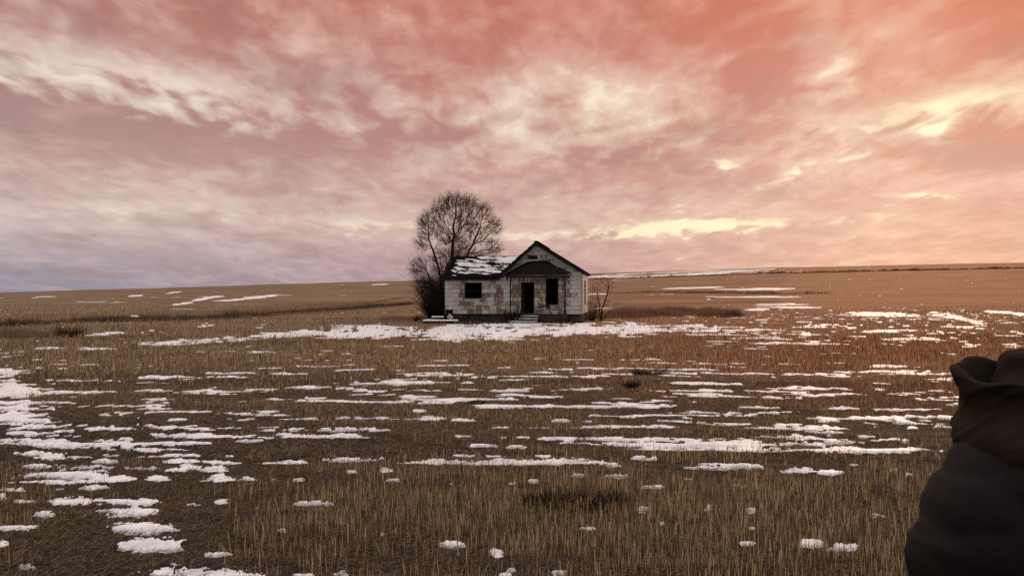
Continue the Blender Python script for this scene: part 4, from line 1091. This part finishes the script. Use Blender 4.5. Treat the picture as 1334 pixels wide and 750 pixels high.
# broad bright and dark cloud masses at their directions: (az, el, saz, sel, rot, amount)
def P2(u, v): a = math.degrees(math.atan((u-U0)/F)); return a, math.degrees(math.atan((V0-v)/F*math.cos(math.radians(a))))
blobs = [(210, 105, 5.0, 1.0, -8, .22), (40, 85, 4, 1.0, 0, .13), (230, 30, 8, 2.2, 0, -.12), (60, 150, 9, 1.4, -3, -.22), (380, 180, 8, 2.0, 0, -.10), (820, 150, 5.5, 2.8, 0, .13), (690, 120, 3, 2.5, 0, .10), (745, 140, 1.8, 1.6, 0, -.16), (740, 215, 6, .8, 5, -.10), (1000, 165, 3, .7, 20, -.08), (80, 350, 12, .6, 3, -.10), (560, 50, 6, 2.2, -10, -.07),
         (640, 95, 5, 1.5, 0, -.04), (1230, 145, 4.5, .9, 10, .22), (1080, 165, 3.0, 1.0, 0, .12), (1090, 85, 4, 1.5, 20, .12), (960, 110, 4, 2.5, 20, -.12), (880, 30, 7, 2.0, 0, -.14), (1250, 60, 8, 2.2, 12, -.16), (1060, 215, 3.5, .5, 15, .17),
         (1190, 255, 2.2, .25, 3, .22), (900, 297, 7, .45, 2, .34), (680, 305, 5, .55, 0, .16), (930, 208, 1.6, .35, 0, .22), (1300, 200, 5, 1.6, 0, -.14), (300, 275, 12, 1.0, 0, .10), (140, 320, 14, .9, 0, -.04), (1160, 305, 7, .25, 4, .10), (900, 340, 16, .7, 0, -.05), (450, 290, 6, .5, 0, .12), (250, 170, 7, .8, -6, -.08)]
tot = None; warm = None
wob = w_.math('MULTIPLY', w_.math('SUBTRACT', fine, .5), 5.0); wob2 = w_.math('MULTIPLY', w_.math('SUBTRACT', big, .5), 7.0)
azw = w_.math('ADD', azn, wob2); elw = w_.math('ADD', el, w_.math('MULTIPLY', wob, rmp(el, 0, 14, False)))
for (u_, v_, sa_, se_, ro, am) in blobs:
    a0, e0 = P2(u_, v_); dx_ = w_.math('SUBTRACT', azw, a0); dy_ = w_.math('SUBTRACT', elw, e0); c, s = math.cos(R(ro)), math.sin(R(ro))
    p1 = w_.math('MULTIPLY_ADD', dx_, c/sa_, w_.math('MULTIPLY', dy_, s/sa_)); p2 = w_.math('MULTIPLY_ADD', dx_, -s/se_, w_.math('MULTIPLY', dy_, c/se_))
    r2 = w_.math('ADD', w_.math('MULTIPLY', p1, p1), w_.math('MULTIPLY', p2, p2)); gs = w_.math('EXPONENT', w_.math('MULTIPLY', r2, -1.0))
    gs = w_.math('MULTIPLY', gs, am); tot = gs if tot is None else w_.math('ADD', tot, gs)
    if u_ > 600 and am > .165: warm = gs if warm is None else w_.math('ADD', warm, gs)
nn = w_.math('ADD', nn, w_.math('MULTIPLY', tot, .9))
f = rmp(nn, .33, .70)
dk = w_.mix(t_az, lD, rD); lt = w_.mix(t_az, lL, rL)
col = w_.mix(f, dk, lt)
shade = w_.noise(w_.mapping(cm.outputs[0], (1.2, .9, 1), (0, 0, R(35))), 2.6, 6, .55, .4)
col = w_.mix(w_.math('MULTIPLY', rmp(shade, .48, .68), .34), col, (*lin('93706c'), 1))
col = w_.mix(w_.math('MULTIPLY', rmp(shade, .46, .30), .22), col, (*lin('ecc7b4'), 1))
hot = w_.math('MULTIPLY', w_.math('ADD', rmp(nn, .60, .76), 0.0), w_.math('MAXIMUM', rmp(azn, -16, 14), .45)); col = w_.mix(w_.math('MULTIPLY', hot, .9), col, (*lin('f8eccf'), 1))
yl = w_.math('MULTIPLY', warm, 2.0, clamp=True); yl = w_.math('MULTIPLY', yl, rmp(nn, .5, .68)); col = w_.mix(w_.math('MULTIPLY', yl, .75), col, (*lin('fbe9b2'), 1))
# overhead and behind the camera: brighter, cooler overcast
up_ = rmp(el, 24, 45); bh = rmp(y_, .35, -.25)
col = w_.mix(up_, col, (1.55, 1.40, 1.38, 1))
col = w_.mix(w_.math('MULTIPLY', bh, rmp(el, -5, 0)), col, (.52, .46, .44, 1))
bg = w_.add('ShaderNodeBackground'); w_.link(col, bg.inputs['Color']); bg.inputs['Strength'].default_value = 1.0
SUN_AZ, SUN_EL = 27.0, 13.0
sky = w_.add('ShaderNodeTexSky'); sky.sky_type = 'NISHITA'; sky.sun_disc = False; sky.sun_elevation = R(SUN_EL); sky.sun_rotation = R(SUN_AZ)
bg2 = w_.add('ShaderNodeBackground'); w_.link(sky.outputs[0], bg2.inputs['Color']); bg2.inputs['Strength'].default_value = .006
ad = w_.add('ShaderNodeAddShader'); w_.link(bg.outputs[0], ad.inputs[0]); w_.link(bg2.outputs[0], ad.inputs[1]); w_.link(ad.outputs[0], out.inputs['Surface'])
sl = bpy.data.lights.new('sun', 'SUN'); sl.energy = 1.6; sl.angle = R(14); sl.color = (1.0, .66, .40)
so_ = bpy.data.objects.new('sun', sl); C.objects.link(so_)
dv = Vector((math.sin(R(SUN_AZ))*math.cos(R(SUN_EL)), math.cos(R(SUN_AZ))*math.cos(R(SUN_EL)), math.sin(R(SUN_EL))))
so_.rotation_euler = dv.to_track_quat('Z', 'Y').to_euler()

cam = bpy.data.cameras.new('camera'); co = bpy.data.objects.new('camera', cam); C.objects.link(co)
cam.sensor_width = 36; cam.lens = 36*F/1334; cam.clip_start = .05; cam.clip_end = 6000
co.location = (0, 0, EYE); co.rotation_euler = (R(90)+math.atan(9/F), 0, 0)
scn = bpy.context.scene; scn.camera = co
scn.view_settings.view_transform = 'Standard'; scn.view_settings.look = 'None'; scn.view_settings.gamma = 1; scn.view_settings.exposure = 0
scn.render.engine = 'CYCLES'; scn.cycles.max_bounces = 5; scn.cycles.diffuse_bounces = 3
scn.cycles.use_denoising = False
